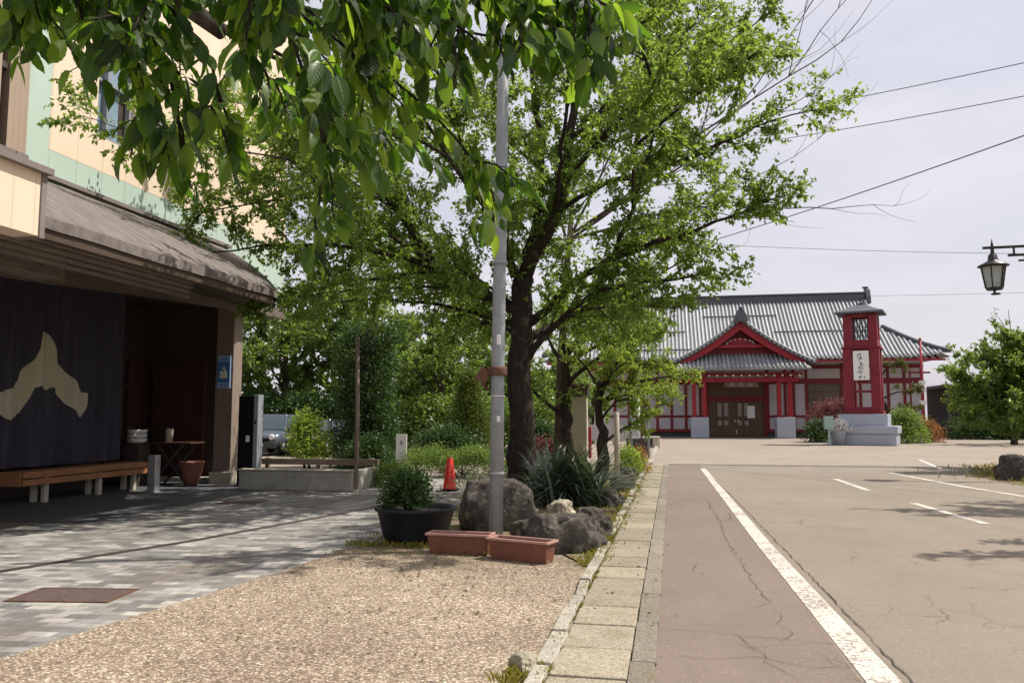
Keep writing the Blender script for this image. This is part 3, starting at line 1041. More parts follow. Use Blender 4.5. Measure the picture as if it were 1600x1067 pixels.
fa.box(-6.91, -6.83, 3, 13.0, 3.54, 3.645)
fa.build("eave_board", M['wood_dark'], hotel)
bt = MB()
for k, (xx, zz) in enumerate(((-6.99, 3.555), (-7.10, 3.505), (-7.21, 3.455), (-7.32, 3.405))):
    bt.box(xx - .04, xx + .04, 3, 10.8 + .12 * k, zz - .022, zz + .022)
bt.build("eave_batten", M['wood_beam'], hotel)
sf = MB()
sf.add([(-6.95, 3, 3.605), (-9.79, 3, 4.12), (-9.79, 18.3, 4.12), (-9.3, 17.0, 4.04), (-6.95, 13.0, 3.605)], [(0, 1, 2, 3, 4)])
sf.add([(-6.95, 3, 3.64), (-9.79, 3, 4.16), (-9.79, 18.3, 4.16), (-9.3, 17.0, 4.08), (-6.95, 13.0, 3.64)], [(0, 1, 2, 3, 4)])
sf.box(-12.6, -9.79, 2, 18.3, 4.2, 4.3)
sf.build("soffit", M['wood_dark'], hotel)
cb = MB()
arch = [(9.0, 3.50), (9.86, 3.60), (11.1, 3.66), (12.7, 3.76), (14.2, 3.85), (15.7, 3.92), (17.2, 3.97), (18.6, 4.0)]
for (a, b) in zip(arch[:-1], arch[1:]):
    cb.add([(-9.7, a[0], a[1]), (-9.7, b[0], b[1]), (-9.7, b[0], b[1] + .26), (-9.7, a[0], a[1] + .26),
            (-9.45, a[0], a[1]), (-9.45, b[0], b[1]), (-9.45, b[0], b[1] + .26), (-9.45, a[0], a[1] + .26)],
           [(0, 1, 2, 3), (7, 6, 5, 4), (0, 4, 5, 1), (3, 2, 6, 7)])
cb.box(-9.7, -9.45, 2, 9.0, 3.45, 3.78)
cb.build("front_beam", M['wood_beam'], hotel)
MB().box(-8.5, -8.1, 2.5, 9.5, 3.42, 3.80).build("cross_beam", M['wood_beam'], hotel, bevel=.01)
pl = MB().box(-10.3, -9.86, 16.95, 17.35, .28, 4.1)
pil = pl.build("pillar", M['wood_pillar'], hotel, bevel=.01)
MB().box(-10.36, -9.80, 16.89, 17.41, 0, .28).build("pillar_base", M['stone_pale'], pil, bevel=.02)
MB().box(-12.6, -10.4, 17.2, 17.61, 0, .12).box(-10.1, -9.3, 17.5, 17.9, 0, .14).build("step", M['concrete'], hotel, bevel=.01)
vb = MB(); vp = []
for i in range(8):
    u = i / 7
    x, y_, z = roof_pt(u, yend(u) - .04)
    zs = 3.60 + (-6.95 - x) / 2.84 * .515
    vp.append((x, y_, z - .12, min(zs, z - .13)))
for a, b in zip(vp[:-1], vp[1:]):
    for dy in (0, -.04):
        vb.add([(a[0], a[1] + dy, a[3]), (b[0], b[1] + dy, b[3]), (b[0], b[1] + dy, b[2]), (a[0], a[1] + dy, a[2])], [(0, 1, 2, 3)])
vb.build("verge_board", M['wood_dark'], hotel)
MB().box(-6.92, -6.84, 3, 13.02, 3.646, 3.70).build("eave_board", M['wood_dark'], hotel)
bx = MB().box(-7.6, -6.74, 1.5, 7.47, 3.52, 4.22)
fbx = bx.build("fascia_box", M['peach_box'], hotel)
MB().box(-7.65, -6.66, 1.5, 7.57, 4.22, 4.29).box(-7.62, -6.72, 7.471, 7.54, 3.50, 4.219).build("coping", M['ledge'], fbx)

# navy curtain with the family emblem
def fold(y_, z_):
    k = min(1, max(0, (4.0 - z_) / 3))
    return -11.6 + (.085 * math.sin(y_ * 7.3 + .6 * math.sin(y_ * 2.1)) + .05 * math.sin(y_ * 13.1 + 1.2) + .018 * math.sin(y_ * 29)) * (.35 + .65 * k)
cur = thing("curtain", (-11.6, 13, 0), "dark navy entrance curtain bearing a large cream mountain emblem", "curtain")
NYc, NZc = 150, 14
cm = MB()
cm.sheet([(fold(8 + 7.4 * i / (NYc - 1), .62 + 3.6 * j / (NZc - 1)), 8 + 7.4 * i / (NYc - 1), .62 + 3.6 * j / (NZc - 1)) for i in range(NYc) for j in range(NZc)], NYc, NZc)
cm.build("cloth", M['curtain'], cur)
EMB = [(13.02, 3.14), (13.22, 3.12), (13.39, 3.0), (13.47, 2.84), (13.51, 2.67), (13.78, 2.41), (14.03, 2.15), (14.11, 2.04), (14.38, 2.02), (14.38, 1.78),
       (14.25, 1.55), (14.13, 1.52), (14.03, 1.58), (13.81, 1.78), (13.59, 2.01), (13.52, 2.09), (13.38, 2.10), (13.26, 2.04), (13.18, 2.06), (13.1, 2.14), (12.91, 2.07),
       (12.81, 1.79), (12.74, 1.61), (12.43, 1.47), (12.22, 1.55), (12.0, 1.62), (11.95, 1.95), (12.19, 1.98), (12.47, 2.07), (12.60, 2.2), (12.74, 2.43), (12.9, 2.62), (12.98, 2.81)]
bm = bmesh.new()
vs = [bm.verts.new((0, a, b)) for a, b in EMB]
fc = bm.faces.new(vs)
bmesh.ops.triangulate(bm, faces=[fc])
for _ in range(4):
    bmesh.ops.subdivide_edges(bm, edges=[e for e in bm.edges if e.calc_length() > .06], cuts=1, use_grid_fill=False)
    bmesh.ops.triangulate(bm, faces=bm.faces[:])
for v in bm.verts:
    v.co = Vector((fold(v.co.y, v.co.z) + .014 + 11.6, v.co.y - 13, v.co.z))
me = bpy.data.meshes.new("emblem"); bm.to_mesh(me); bm.free()
me.materials.append(M['emblem'])
me.polygons.foreach_set("use_smooth", [True] * len(me.polygons))
eo = bpy.data.objects.new("emblem", me); COL.objects.link(eo); eo.parent = cur
MB().tube([(-11.6, 8, 4.26), (-11.6, 15.55, 4.26)], .025, 8).build("curtain_rod", M['darkbrown'], cur)

# bench
be = thing("bench", (-11.0, 13.8, 0), "long slatted wooden bench in front of the navy curtain", "bench")
st = MB()
for xx in (-11.42, -11.27, -11.12):
    st.box(xx, xx + .125, 12.12, 15.5, .52, .58)
st.box(-10.985, -10.95, 12.12, 15.5, .335, .445).box(-10.985, -10.95, 12.12, 15.5, .465, .578)
st.box(-11.42, -10.99, 12.085, 12.119, .33, .58)
st.build("seat", M['wood_bench'], be, bevel=.006)
for yy in (12.75, 14.15, 15.2):
    MB().box(-11.33, -11.25, yy - .05, yy + .05, 0, .52).box(-11.1, -11.02, yy - .05, yy + .05, 0, .52).box(-11.25, -11.1, yy - .03, yy + .03, .40, .48).build("leg", M['stone_pale'], be, bevel=.005)

# bollard
bo = thing("bollard", (-10.31, 14.81, 0), "square stainless steel post at the far end of the bench", "bollard")
MB().box(-.085, .085, -.085, .085, .02, .76).build("post", M['steel'], bo, world=False, bevel=.008)
MB().box(-.11, .11, -.11, .11, 0, .02).build("base_plate", M['galv'], bo, world=False)

# folding table and what stands on it
tb = thing("folding_table", (-10.95, 16.5, 0), "small dark folding table with crossed legs in the dim entrance", "table")
MB().box(-.62, .55, -.3, .3, .93, .97).build("tabletop", M['wood_door'], tb, world=False, bevel=.006)
for s in (-1, 1):
    MB().bar((-.45, .26 * s, .0), (.35, .26 * s, .93), .035).build("leg", M['darkbrown'], tb, world=False)
    MB().bar((.45, .22 * s, .0), (-.35, .22 * s, .93), .035).build("leg", M['darkbrown'], tb, world=False)
bs = thing("basin_stack", (-11.70, 16.15, 0), "stack of white basins on a dark stand beside the curtain", "basins")
for k in range(3):
    MB().lathe([(.12, .94 + k * .1), (.2, .98 + k * .1), (.22, 1.05 + k * .1), (.20, 1.05 + k * .1), (.11, .96 + k * .1)], n=20).build("basin", M['white_paint'], bs, world=False)
MB().box(-.2, .2, -.2, .2, 0, .93).build("stand", M['wall_dark'], bs, world=False, bevel=.01)
cp = MB().lathe([(.075, 0), (.085, .26), (.088, .30), (.07, .30), (.06, .03)], (0, 0, 0), 18)
cpo = cp.build("tall_jar", M['stone_pale']); cpo.location = (-11.1, 16.45, .972)
tag(cpo, "pale cylindrical jar standing on the folding table", "jar")
pt = thing("flower_pot", (-10.45, 16.35, 0), "glazed red brown pot on the floor below the folding table", "flower pot")
MB().lathe([(.13, 0), (.18, .15), (.24, .40), (.26, .5), (.275, .54), (.23, .54), (.2, .4), (.12, .1)], n=24).build("pot", M['terracotta'], pt, world=False)
MB().lathe([(.0, .45), (.2, .45), (.21, .46), (0.0, .47)], n=20).build("soil", M['potsoil'], pt, world=False)

# blue poster on the pillar
po = thing("poster", (-10.08, 16.94, 2.25), "blue and white notice poster fixed to the canopy pillar", "poster")
MB().box(-.15, .17, -.03, .0, -.06, .70).build("board", M['paleblue'], po, world=False)
MB().box(-.145, .165, -.036, -.031, .08, .56).build("blue_field", M['blue'], po, world=False)
ic = MB().lathe([(.085, 0), (.085, .004)], (0, 0, 0), 20)
ic = MB()
ic.prism([(-.085, .17), (.105, .17), (.105, .33), (.06, .36), (.055, .42), (.02, .45), (-.02, .43), (-.035, .36), (-.085, .33)], 'y', -.041, -.0365)
ic.build("pictogram", M['paper'], po, world=False)
MB().box(-.02, .03, -.044, -.0415, .345, .375).build("pictogram_mark", M['ink'], po, world=False)
ln = MB()
for zz, x1 in ((.64, .13), (.61, .1), (.585, .12), (.515, .11), (.49, .13), (.115, .12), (.03, .13), (.005, .08), (-.03, .11)):
    ln.box(-.11, x1, -.041 if .08 < zz < .56 else -.035, -.0365 if .08 < zz < .56 else -.0305, zz, zz + .012)
ln.build("lettering", M['blue'], po, world=False)

# kiosk beside the pillar
ki = thing("payment_terminal", (-9.15, 16.55, 0), "tall black cabinet with a grey side panel beside the canopy pillar", "terminal", rz=rad(12))
MB().box(-.24, .10, -.13, .2, .05, 2.0).build("cabinet", M['black'], ki, world=False, bevel=.012)
MB().box(.102, .20, -.15, .24, .12, 2.03).build("side_panel", M['galv'], ki, world=False, bevel=.01)
MB().box(-.06, .02, -.136, -.131, .98, 1.12).build("label_plate", M['paper'], ki, world=False)
MB().box(.125, .165, -.156, -.151, 1.38, 1.45).build("lock", M['black'], ki, world=False)
MB().box(-.28, .22, -.18, .26, 0, .05).build("base_plate", M['darkgrey'], ki, world=False)

# low wall, rail, thin pole
lw = thing("low_wall", (-7.6, 15.9, 0), "low stained concrete wall beyond the black cabinet", "wall")
MB().box(-8.95, -6.42, 15.75, 15.95, 0, .40).box(-6.62, -6.42, 15.952, 17.4, 0, .40).build("wall", M['concrete'], lw, bevel=.012)
MB().box(-8.97, -6.40, 15.72, 15.98, .401, .435).build("coping", M['stone_pale'], lw, bevel=.008)
ra = thing("wooden_rail", (-7.8, 17.6, 0), "weathered double board wooden rail behind the low concrete wall", "fence")
MB().box(-9.6, -6.5, 17.55, 17.62, .42, .56).build("board", M['wood_rail'], ra, bevel=.006)
MB().box(-9.6, -6.5, 17.56, 17.61, .20, .33).build("board", M['wood_dark'], ra, bevel=.006)
for xx in (-9.3, -8.0, -6.7):
    MB().box(xx - .05, xx + .05, 17.625, 17.72, 0, .58).build("post", M['wood_rail'], ra, bevel=.006)
tp_ = thing("thin_pole", (-6.25, 15.6, 0), "thin brown wooden pole at the right end of the low wall", "pole")
MB().tube([(0, 0, 0), (.01, 0, 1.5), (-.02, 0, 3.2)], [.05, .047, .042], 10).build("shaft", M['wood_pillar'], tp_, world=False)
MB().lathe([(.085, 0), (.085, .05), (.055, .07)], n=12).build("foot", M['concrete'], tp_, world=False)

# ================================================================== CARS in the lot
def car(loc, paint, label, rz=0.0, round_lamps=True, h=1.6, seed=0):
    t = thing("parked_car", loc, label, "car", "cars parked behind the low wall", rz)
    W = .76; L = 1.75
    b = MB()
    # cross-sections along the length: y, half width, z bottom, z top
    secs = [(-L, .62, .38, .70), (-L + .06, .70, .30, .86), (-L + .5, .75, .26, .93), (-L + .95, .76, .26, .98), (0.3, .76, .26, 1.0), (L - .2, .75, .26, 1.0), (L - .04, .72, .30, .92), (L, .66, .38, .80)]
    n = 10
    vs = []
    for (yy, hw, z0, z1) in secs:
        for k in range(n):
            a = 2 * math.pi * (k + .5) / n
            ca, sa = math.cos(a), math.sin(a)
            e = .35
            x = hw * math.copysign(abs(ca) ** e, ca)
            z = (z0 + z1) / 2 + (z1 - z0) / 2 * math.copysign(abs(sa) ** e, sa)
            vs.append((x, yy, z))
    fs = []
    for i in range(len(secs) - 1):
        for k in range(n):
            fs.append((i * n + k, i * n + (k + 1) % n, (i + 1) * n + (k + 1) % n, (i + 1) * n + k))
    fs.append(tuple(range(n))); fs.append(tuple((len(secs) - 1) * n + k for k in range(n)))
    b.add(vs, fs, True)
    # cabin
    cb_ = [(-L + .92, .70, .97), (-L + 1.25, .64, h - .04), (-L + 1.45, .62, h), (L - .35, .62, h - .01), (L - .22, .63, h - .05), (L - .05, .70, .97)]
    vs = []
    for (yy, hw, z) in cb_:
        vs += [(-hw, yy, z), (hw, yy, z)]
    body = b.build("body", paint, t, world=False)
    c2 = MB()
    c2.add([(-.70, -L + .92, .96), (.70, -L + .92, .96), (.70, L - .08, .96), (-.70, L - .08, .96),
            (-.63, -L + 1.22, h), (.63, -L + 1.22, h), (.63, L - .22, h), (-.63, L - .22, h)],
           [(0, 1, 5, 4), (1, 2, 6, 5), (2, 3, 7, 6), (3, 0, 4, 7), (4, 5, 6, 7)])
    c2.build("cabin", paint, t, world=False, bevel=.05, seg=3)
    def lerp(a, b_, f): return tuple(a[i] + (b_[i] - a[i]) * f for i in range(3))
    A, B, C_, D_ = (-.70, -L + .92, .96), (.70, -L + .92, .96), (.63, -L + 1.22, h), (-.63, -L + 1.22, h)
    q = [lerp(lerp(A, B, .07), lerp(D_, C_, .07), .1), lerp(lerp(A, B, .93), lerp(D_, C_, .93), .1), lerp(lerp(A, B, .93), lerp(D_, C_, .93), .86), lerp(lerp(A, B, .07), lerp(D_, C_, .07), .86)]
    nrm = Vector((0, -(h - .96), .30)).normalized()
    ws = MB(); ws.add([tuple(Vector(p) + nrm * .012) for p in q] + [tuple(Vector(p) - nrm * .02) for p in q], [(0, 1, 2, 3), (7, 6, 5, 4), (0, 4, 5, 1), (1, 5, 6, 2), (2, 6, 7, 3), (3, 7, 4, 0)])
    ws.build("windscreen", M['glass_car'], t, world=False)
    for s in (-1, 1):
        sw = MB()
        for (ya, yb) in ((-L + 1.28, -.05), (.05, L - .45)):
            pts = [(.70, ya - .12 if ya < -.1 else ya, 1.02), (.70, yb, 1.02), (.640, yb, h - .1), (.640, ya + .05, h - .1)]
            sw.add([(s * (x + .012), y_, z) for x, y_, z in pts] + [(s * (x - .02), y_, z) for x, y_, z in pts], [(0, 1, 2, 3), (7, 6, 5, 4), (0, 4, 5, 1), (1, 5, 6, 2), (2, 6, 7, 3), (3, 7, 4, 0)])
        sw.build("side_window", M['glass_car'], t, world=False)
        hl = MB()
        if round_lamps:
            hl.lathe([(.11, -.02), (.115, .03), (.06, .05)], (0, 0, 0), 16)
            hl.v = [(s * .50 + x, -L - .01 - z, .74 + y_) for x, y_, z in hl.v]
        else:
            hl.box(s * .52 - .14, s * .52 + .14, -L - .035, -L + .1, .68, .80)
        hl.build("headlight", M['white_paint'], t, world=False)
        MB().box(s * .80 - .05, s * .80 + .07 * s + .05, -L + 1.15, -L + 1.25, 1.0, 1.14).build("mirror", paint, t, world=False, bevel=.02)
        for yy in (-L + .62, L - .62):
            wh = MB().lathe([(.2, -.09), (.29, -.08), (.30, 0), (.29, .08), (.2, .09)], (0, 0, 0), 20)
            wh.v = [(s * .68 + z, yy + y_, .30 + x) for x, y_, z in wh.v]
            wo = wh.build("wheel", M['tyre'], t, world=False)
            rm = MB().lathe([(.05, -.095), (.19, -.095), (.19, .095), (.05, .095)], (0, 0, 0), 14)
            rm.v = [(s * .68 + z, yy + y_, .30 + x) for x, y_, z in rm.v]
            rm.build("rim", M['steel'], wo, world=False)
    MB().box(-.36, .36, -L - .03, -L + .05, .56, .68).build("grille", M['black'], t, world=False)
    MB().box(-.66, .66, -L - .05, -L + .1, .36, .52).build("bumper", M['darkgrey'], t, world=False, bevel=.02)
    MB().box(-.165, .165, -L - .062, -L - .052, .38, .50).build("number_plate", M['paper'], t, world=False)
    return t
car((-15.75, 30.6, 0), M['car_silver'], "silver blue boxy small car with round headlights beside the black cabinet", rad(6), True, 1.62)
car((-13.75, 30.4, 0), M['car_black'], "black small car between the silver car and the lime green bush", rad(3), False, 1.45)
car((-11.6, 30.2, 0), M['car_grey'], "dark blue car half hidden behind the ivy covered tree", rad(4), False, 1.45)

# ================================================================== STATION
SY = 62.0
sta = thing("station_building", (5.2, SY, 0), "white and red shrine style railway station with silver ribbed roof", "station")
SXL, SXR = -8.2, 18.3
def slope_z(u):       # u 0 ridge .. 1 eave
    t = 1 - u
    return 5.85 + 5.35 * (.80 * t + .20 * t * t)
def slope_y(u):
    return 67.0 - 7.2 * u
def xr(u):
    return 15.6 if u < .46 else 16.0 + (19.5 - 16.0) * (u - .46) / .54
def xl(u):
    return 10.4 - xr(u)
wl_ = MB()
wl_.box(SXL, 3.0, SY, SY + .25, .42, 5.6)
wl_.box(7.4, 10.35, SY, SY + .25, .42, 5.6)
wl_.box(10.35, 12.7, SY, SY + .25, .42, 1.7).box(10.35, 12.7, SY, SY + .25, 4.1, 5.6)
wl_.box(12.7, SXR, SY, SY + .25, .42, 5.6)
wl_.box(3.0, 7.4, SY, SY + .25, 4.3, 5.6)
wl_.box(SXR - .25, SXR, SY + .25, 72, .42, 5.6).box(SXL, SXL + .25, SY + .25, 72, .42, 5.6).box(SXL, SXR, 72, 72.25, .42, 5.6)
wl_.build("wall", M['plaster'], sta)
MB().box(SXL + .1, 3.0, SY + .08, SY + .3, 0, .419).box(7.4, SXR - .1, SY + .08, SY + .3, 0, .419).build("plinth", M['darkgrey'], sta)
xs_post = [SXL + .1 + 1.07 * i for i in range(11)] + [2.9, 7.5, 8.75, 9.35, 10.25, 12.75, 14.0, 15.9, 17.0, SXR - .1]
for xx in xs_post:
    MB().box(xx - .1, xx + .1, SY - .045, SY + .02, .35, 5.6).build("post", M['red_deep'], sta)
for (x0, x1) in ((SXL, 3.0), (7.4, 10.35), (12.7, SXR)):
    b = MB()
    b.box(x0, x1, SY - .06, SY - .002, 4.05, 4.45).box(x0, x1, SY - .055, SY - .002, 1.50, 1.68).box(x0, x1, SY - .055, SY - .002, .36, .60)
    b.build("beam", M['red_deep'], sta)
MB().box(10.35, 12.7, SY - .06, SY + .05, 4.05, 4.45).box(10.35, 12.7, SY - .055, SY + .05, 1.50, 1.68).box(10.35, 12.7, SY - .05, SY, .36, .6).build("beam", M['red_deep'], sta)
wn_ = MB()
for i in range(14):
    xa = 10.4 + i * .165
    wn_.box(xa, xa + .07, SY + .02, SY + .06, 1.68, 4.05)
for zz in (2.2, 2.8, 3.4):
    wn_.box(10.35, 12.7, SY + .065, SY + .09, zz, zz + .07)
wo = wn_.build("window", M['station_door'], sta)
MB().box(10.35, 12.7, SY + .12, SY + .16, 1.69, 4.1).build("pane", M['lattice_glass'], wo)
# eaves: rafters under the main roof
rfm = MB()
xx = SXL - .4
while xx < SXR + .6:
    rfm.bar((xx, 60.1, 5.72), (xx, 62.0, 6.55), .11, .13)
    xx += .48
rfm.build("rafter", M['red'], sta)
MB().box(SXL, SXR, SY - .12, SY - .07, 5.2, 5.45).build("eave_purlin", M['red_deep'], sta)
# main roof: bed sheet + ribs
nu = 13
bed = MB(); pts = []
us = [i / (nu - 1) for i in range(nu)]
for u in us:
    for j in range(24):
        x = xl(u) + (xr(u) - xl(u)) * j / 23
        lift = .35 * max(0, (abs(x - 5.2) - 10.5) / 4) ** 2 * max(0, (u - .6) / .4)
        pts.append((x, slope_y(u), slope_z(u) + lift))
bed.sheet(pts, nu, 24)
bed.sheet([(x, 134 - y_, z) for x, y_, z in pts], nu, 24)
for s in (0, 1):          # hip ends
    f_ = xr if s == 0 else xl
    rows = []
    for u in [u for u in us if u >= .46]:
        for j in range(9):
            y_ = slope_y(u) + (134 - 2 * slope_y(u)) * j / 8
            rows.append((f_(u), y_, slope_z(u)))
    bed.sheet(rows, len(rows) // 9, 9)
main_roof = bed.build("roof", M['tile_bed'], sta)
ribs = MB()
x = xl(1) + .15
while x < xr(1) - .1:
    P = []
    for i in range(15):
        u = i / 14
        if not (xl(u) - .02 <= x <= xr(u) + .02): continue
        lift = .35 * max(0, (abs(x - 5.2) - 10.5) / 4) ** 2 * max(0, (u - .6) / .4)
        P.append((x, slope_y(u) - .02, slope_z(u) + .045 + lift))
    if len(P) > 1:
        ribs.tube(P, .085, 6)
    x += .29
ribs.build("roof_rib", M['tile'], main_roof)
MB().box(xl(0) - .2, xr(0) + .1, 66.75, 67.25, 11.1, 11.62).box(xl(0) - .3, xr(0) + .2, 66.65, 67.35, 11.621, 11.75).build("ridge", M['tile_dark'], sta, bevel=.03)
for s in (1, -1):
    X = xr(0) if s == 1 else xl(0)
    og = MB()
    og.prism([(66.45, 10.75), (67.55, 10.75), (67.5, 11.3), (67.3, 11.9), (67.15, 12.05), (66.85, 12.05), (66.7, 11.9), (66.5, 11.3)], 'x', X + s * .12, X + s * .5)
    og.box(X + s * .2 - .2, X + s * .2 + .2, 66.8, 67.2, 12.05, 12.2)
    og.build("ridge_ornament", M['tile_dark'], sta, bevel=.05)
    hp = MB()
    hp.tube([((xr(u) if s == 1 else xl(u)), slope_y(u), slope_z(u) + .12 + .35 * max(0, (abs((xr(u) if s == 1 else xl(u)) - 5.2) - 10.5) / 4) ** 2 * max(0, (u - .6) / .4)) for u in [0.0, .15, .3, .449]], .17, 6)
    hp.tube([((xr(u) if s == 1 else xl(u)), slope_y(u), slope_z(u) + .12 + .35 * max(0, (abs((xr(u) if s == 1 else xl(u)) - 5.2) - 10.5) / 4) ** 2 * max(0, (u - .6) / .4)) for u in [.47, .6, .7, .8, .9, .96, 1.0]], .17, 6)
    hp.build("hip_ridge", M['tile_dark'], sta)
    gw = MB(); xg = (xr(.2) - .25) if s == 1 else (xl(.2) + .25)
    gw.add([(xg, slope_y(.46), slope_z(.46)), (xg, 134 - slope_y(.46), slope_z(.46)), (xg, 67, slope_z(0))], [(0, 1, 2)])
    gw.build("gable_wall", M['red_deep'], sta)
    # eave end beam showing red under the corner
sg = MB()
for (xa, xb, u) in ((3.0, 8.7, .27), (-2.4, 1.6, .52), (8.2, 15.2, .55), (-3, 2.0, .85)):
    sg.bar((xa, slope_y(u) - .05, slope_z(u) + .2), (xb, slope_y(u) - .05, slope_z(u) + .2), .06, .09)
sg.build("snow_guard", M['tile_dark'], sta)
MB().bar((SXL - .6, 59.95, 5.66), (SXR + .9, 59.95, 5.66), .12, .14).build("eave_board", M['red'], sta)

# porch: posts on stone blocks, beams, gable
PX = 5.33
for s in (-1, 1):
    cx_ = PX + s * 2.93
    MB().box(cx_ - .62, cx_ + .62, 58.5, 59.7, 0, 1.52).build("pier", M['granite'], sta, bevel=.03)
    for dx in (-.36, .36):
        MB().box(cx_ + dx - .14, cx_ + dx + .14, 58.85, 59.13, 1.521, 4.75).build("porch_post", M['red'], sta, bevel=.02)
MB().box(PX - 3.9, PX + 3.9, 58.82, 59.16, 4.1, 4.42).box(PX - 4.2, PX + 4.2, 58.88, 59.10, 4.6, 4.8).build("porch_beam", M['red'], sta, bevel=.015)
tips = MB()
for i in range(15):
    xx = PX - 3.9 + i * .557
    tips.box(xx - .07, xx + .07, 58.45, 58.52, 4.5, 4.62)
tips.build("white_bracket_tip", M['white_tip'], sta)
br_ = MB()
for i in range(15):
    xx = PX - 3.9 + i * .557
    br_.box(xx - .065, xx + .065, 58.52, 59.3, 4.49, 4.6)
br_.build("bracket", M['red'], sta)
for s in (-1, 1):
    MB().bar((PX + s * 2.9, 59.1, 4.25), (PX + s * 2.9, 62.0, 4.25), .22, .28).build("porch_tie_beam", M['red_deep'], sta)
# door wall
dw = MB()
dw.box(3.0, 3.2, SY - .02, SY + .2, 0, 4.3).box(7.2, 7.4, SY - .02, SY + .2, 0, 4.3).box(3.2, 7.2, SY + .0, SY + .18, 2.72, 3.12)
dw.build("door_frame", M['red_deep'], sta)
MB().box(3.2, 7.2, SY + .05, SY + .12, 3.121, 4.299).build("transom_panel", M['station_door'], sta)
for k in range(2):
    x0 = 3.2 + k * 2.0
    d = MB()
    d.box(x0 + .01, x0 + 1.99, SY + .06 + k * .045, SY + .10 + k * .045, .05, 2.719)
    for i in range(5):
        d.box(x0 + .01 + i * .47, x0 + .09 + i * .47, SY + .02 + k * .045, SY + .06 + k * .045, .05, 2.719)
    d.box(x0 + .09, x0 + 1.9, SY + .03 + k * .045, SY + .06 + k * .045, 1.35, 1.48)
    do_ = d.build("door", M['station_door'], sta)
    p = MB()
    for i in (1, 2) if k == 0 else (0, 1):
        xa = x0 + .09 + i * .47 + .06 * (k == 0)
        p.box(xa + .03, xa + .33, SY + .045 + k * .045, SY + .058 + k * .045, 1.6, 2.6)
        p.box(xa + .03, xa + .33, SY + .045 + k * .045, SY + .058 + k * .045, .9, 1.25)
    p.build("pane", M['lattice_glass'], do_)
    MB().box(x0 + (1.85 if k == 0 else .08), x0 + (1.93 if k == 0 else .16), SY - .01 + k * .045, SY + .02 + k * .045, 1.15, 1.3).build("handle", M['steel'], do_)
MB().box(6.0, 6.55, SY + .02, SY + .055, 1.45, 2.4).build("notice_paper", M['paper'], sta)
sb = MB().box(PX - 1.15, PX + 1.15, 58.9, 59.0, 3.72, 4.08)
sbo = sb.build("name_board", M['station_door'], sta)
sl = MB()
for i, (cx_, dz) in enumerate(((-.62, 0), (0, 0), (.62, 0))):
    X = PX + cx_
    for (a, b, c, d) in ((-.16, .16, .10, .125), (-.02, .02, -.12, .1), (-.14, .14, -.03, -.005), (-.17, -.13, -.12, .06), (.1, .15, -.13, .02)):
        sl.box(X + a, X + b, 58.89, 58.899, 3.90 + c, 3.90 + d)
sl.build("lettering", M['inkgrey'], sbo)
# skirt roof under the gable
def skirt(u, x):           # u 0 back .. 1 eave
    return (x, 59.9 - 2.3 * u, 6.55 - 1.62 * u + .12 * u * u)
sk = MB()
rows = []
for i in range(6):
    u = i / 5
    hw = 3.3 + 1.3 * u
    for j in range(12):
        rows.append(skirt(u, PX - hw + 2 * hw * j / 11))
sk.sheet(rows, 6, 12)
sk.box(PX - 4.6, PX + 4.6, 57.62, 57.70, 4.93, 5.02)
sko = sk.build("porch_skirt_roof", M['tile_bed'], sta)
sr = MB()
x = PX - 4.5
while x < PX + 4.55:
    P = []
    for i in range(6):
        u = i / 5
        if abs(x - PX) <= 3.3 + 1.3 * u + .02:
            P.append(tuple(Vector(skirt(u, x)) + Vector((0, -.03, .05))))
    if len(P) > 1: sr.tube(P, .085, 6)
    x += .30
sr.build("roof_rib", M['tile'], sko)
for s in (-1, 1):
    MB().add([(PX + s * 3.3, 59.9, 6.55), (PX + s * 4.6, 57.6, 5.05), (PX + s * 4.6, 62, 5.05), (PX + s * 3.3, 62, 6.55)], [(0, 1, 2, 3)]).build("porch_side_roof", M['tile_bed'], sta)
# gable roof
def gz(d):
    t = d / 5.0
    return 8.75 - 3.25 * (1.36 * t - .36 * t * t)
for s in (-1, 1):
    g = MB(); N_ = 14
    topp = []; 
    for i in range(N_):
        d = 5.0 * i / (N_ - 1)
        for yy in (58.15, 60, 62, 64.5, 66.5):
            topp.append((PX + s * d, yy, gz(d)))
    g.sheet(topp, N_, 5)
    g.sheet([(a, b, c - .2) for a, b, c in topp], N_, 5)
    for i in range(N_ - 1):
        a = i * 5; b = (i + 1) * 5; o = N_ * 5
        g.f.append((a, b, o + b, o + a)); g.sm.append(False)
    gob = g.build("porch_gable_roof", M['tile_dark'], sta)
    r_ = MB()
    yy = 58.2
    while yy < 64:
        r_.tube([(PX + s * 5.0 * i / 10, yy, gz(5.0 * i / 10) + .05) for i in range(11)], .08, 6)
        yy += .32
    r_.build("roof_rib", M['tile'], gob)
    # small round tile ends along the verge
    for i in range(17):
        d = .25 + 4.6 * i / 16
        MB().tube([(PX + s * d, 58.05, gz(d) - .06), (PX + s * d, 58.2, gz(d) - .06)], .085, 8).build("verge_tile", M['tile'], gob)
    bb = MB(); pp = []
    for i in range(N_):
        d = 4.35 * i / (N_ - 1)
        th = .62 - .22 * i / (N_ - 1)
        pp.append((PX + s * d, gz(d) - .21, gz(d) - .21 - th))
    for i in range(N_ - 1):
        a, b = pp[i], pp[i + 1]
        bb.add([(a[0], 58.3, a[1]), (b[0], 58.3, b[1]), (b[0], 58.3, b[2]), (a[0], 58.3, a[2]), (a[0], 58.42, a[1]), (b[0], 58.42, b[1]), (b[0], 58.42, b[2]), (a[0], 58.42, a[2])],
               [(0, 1, 2, 3), (7, 6, 5, 4), (3, 2, 6, 7)])
    bb.build("bargeboard", M['red'], sta)
gp = MB()
gp.add([(PX, 59.2, 8.5), (PX - 3.8, 59.2, 5.9), (PX + 3.8, 59.2, 5.9)], [(0, 1, 2)])
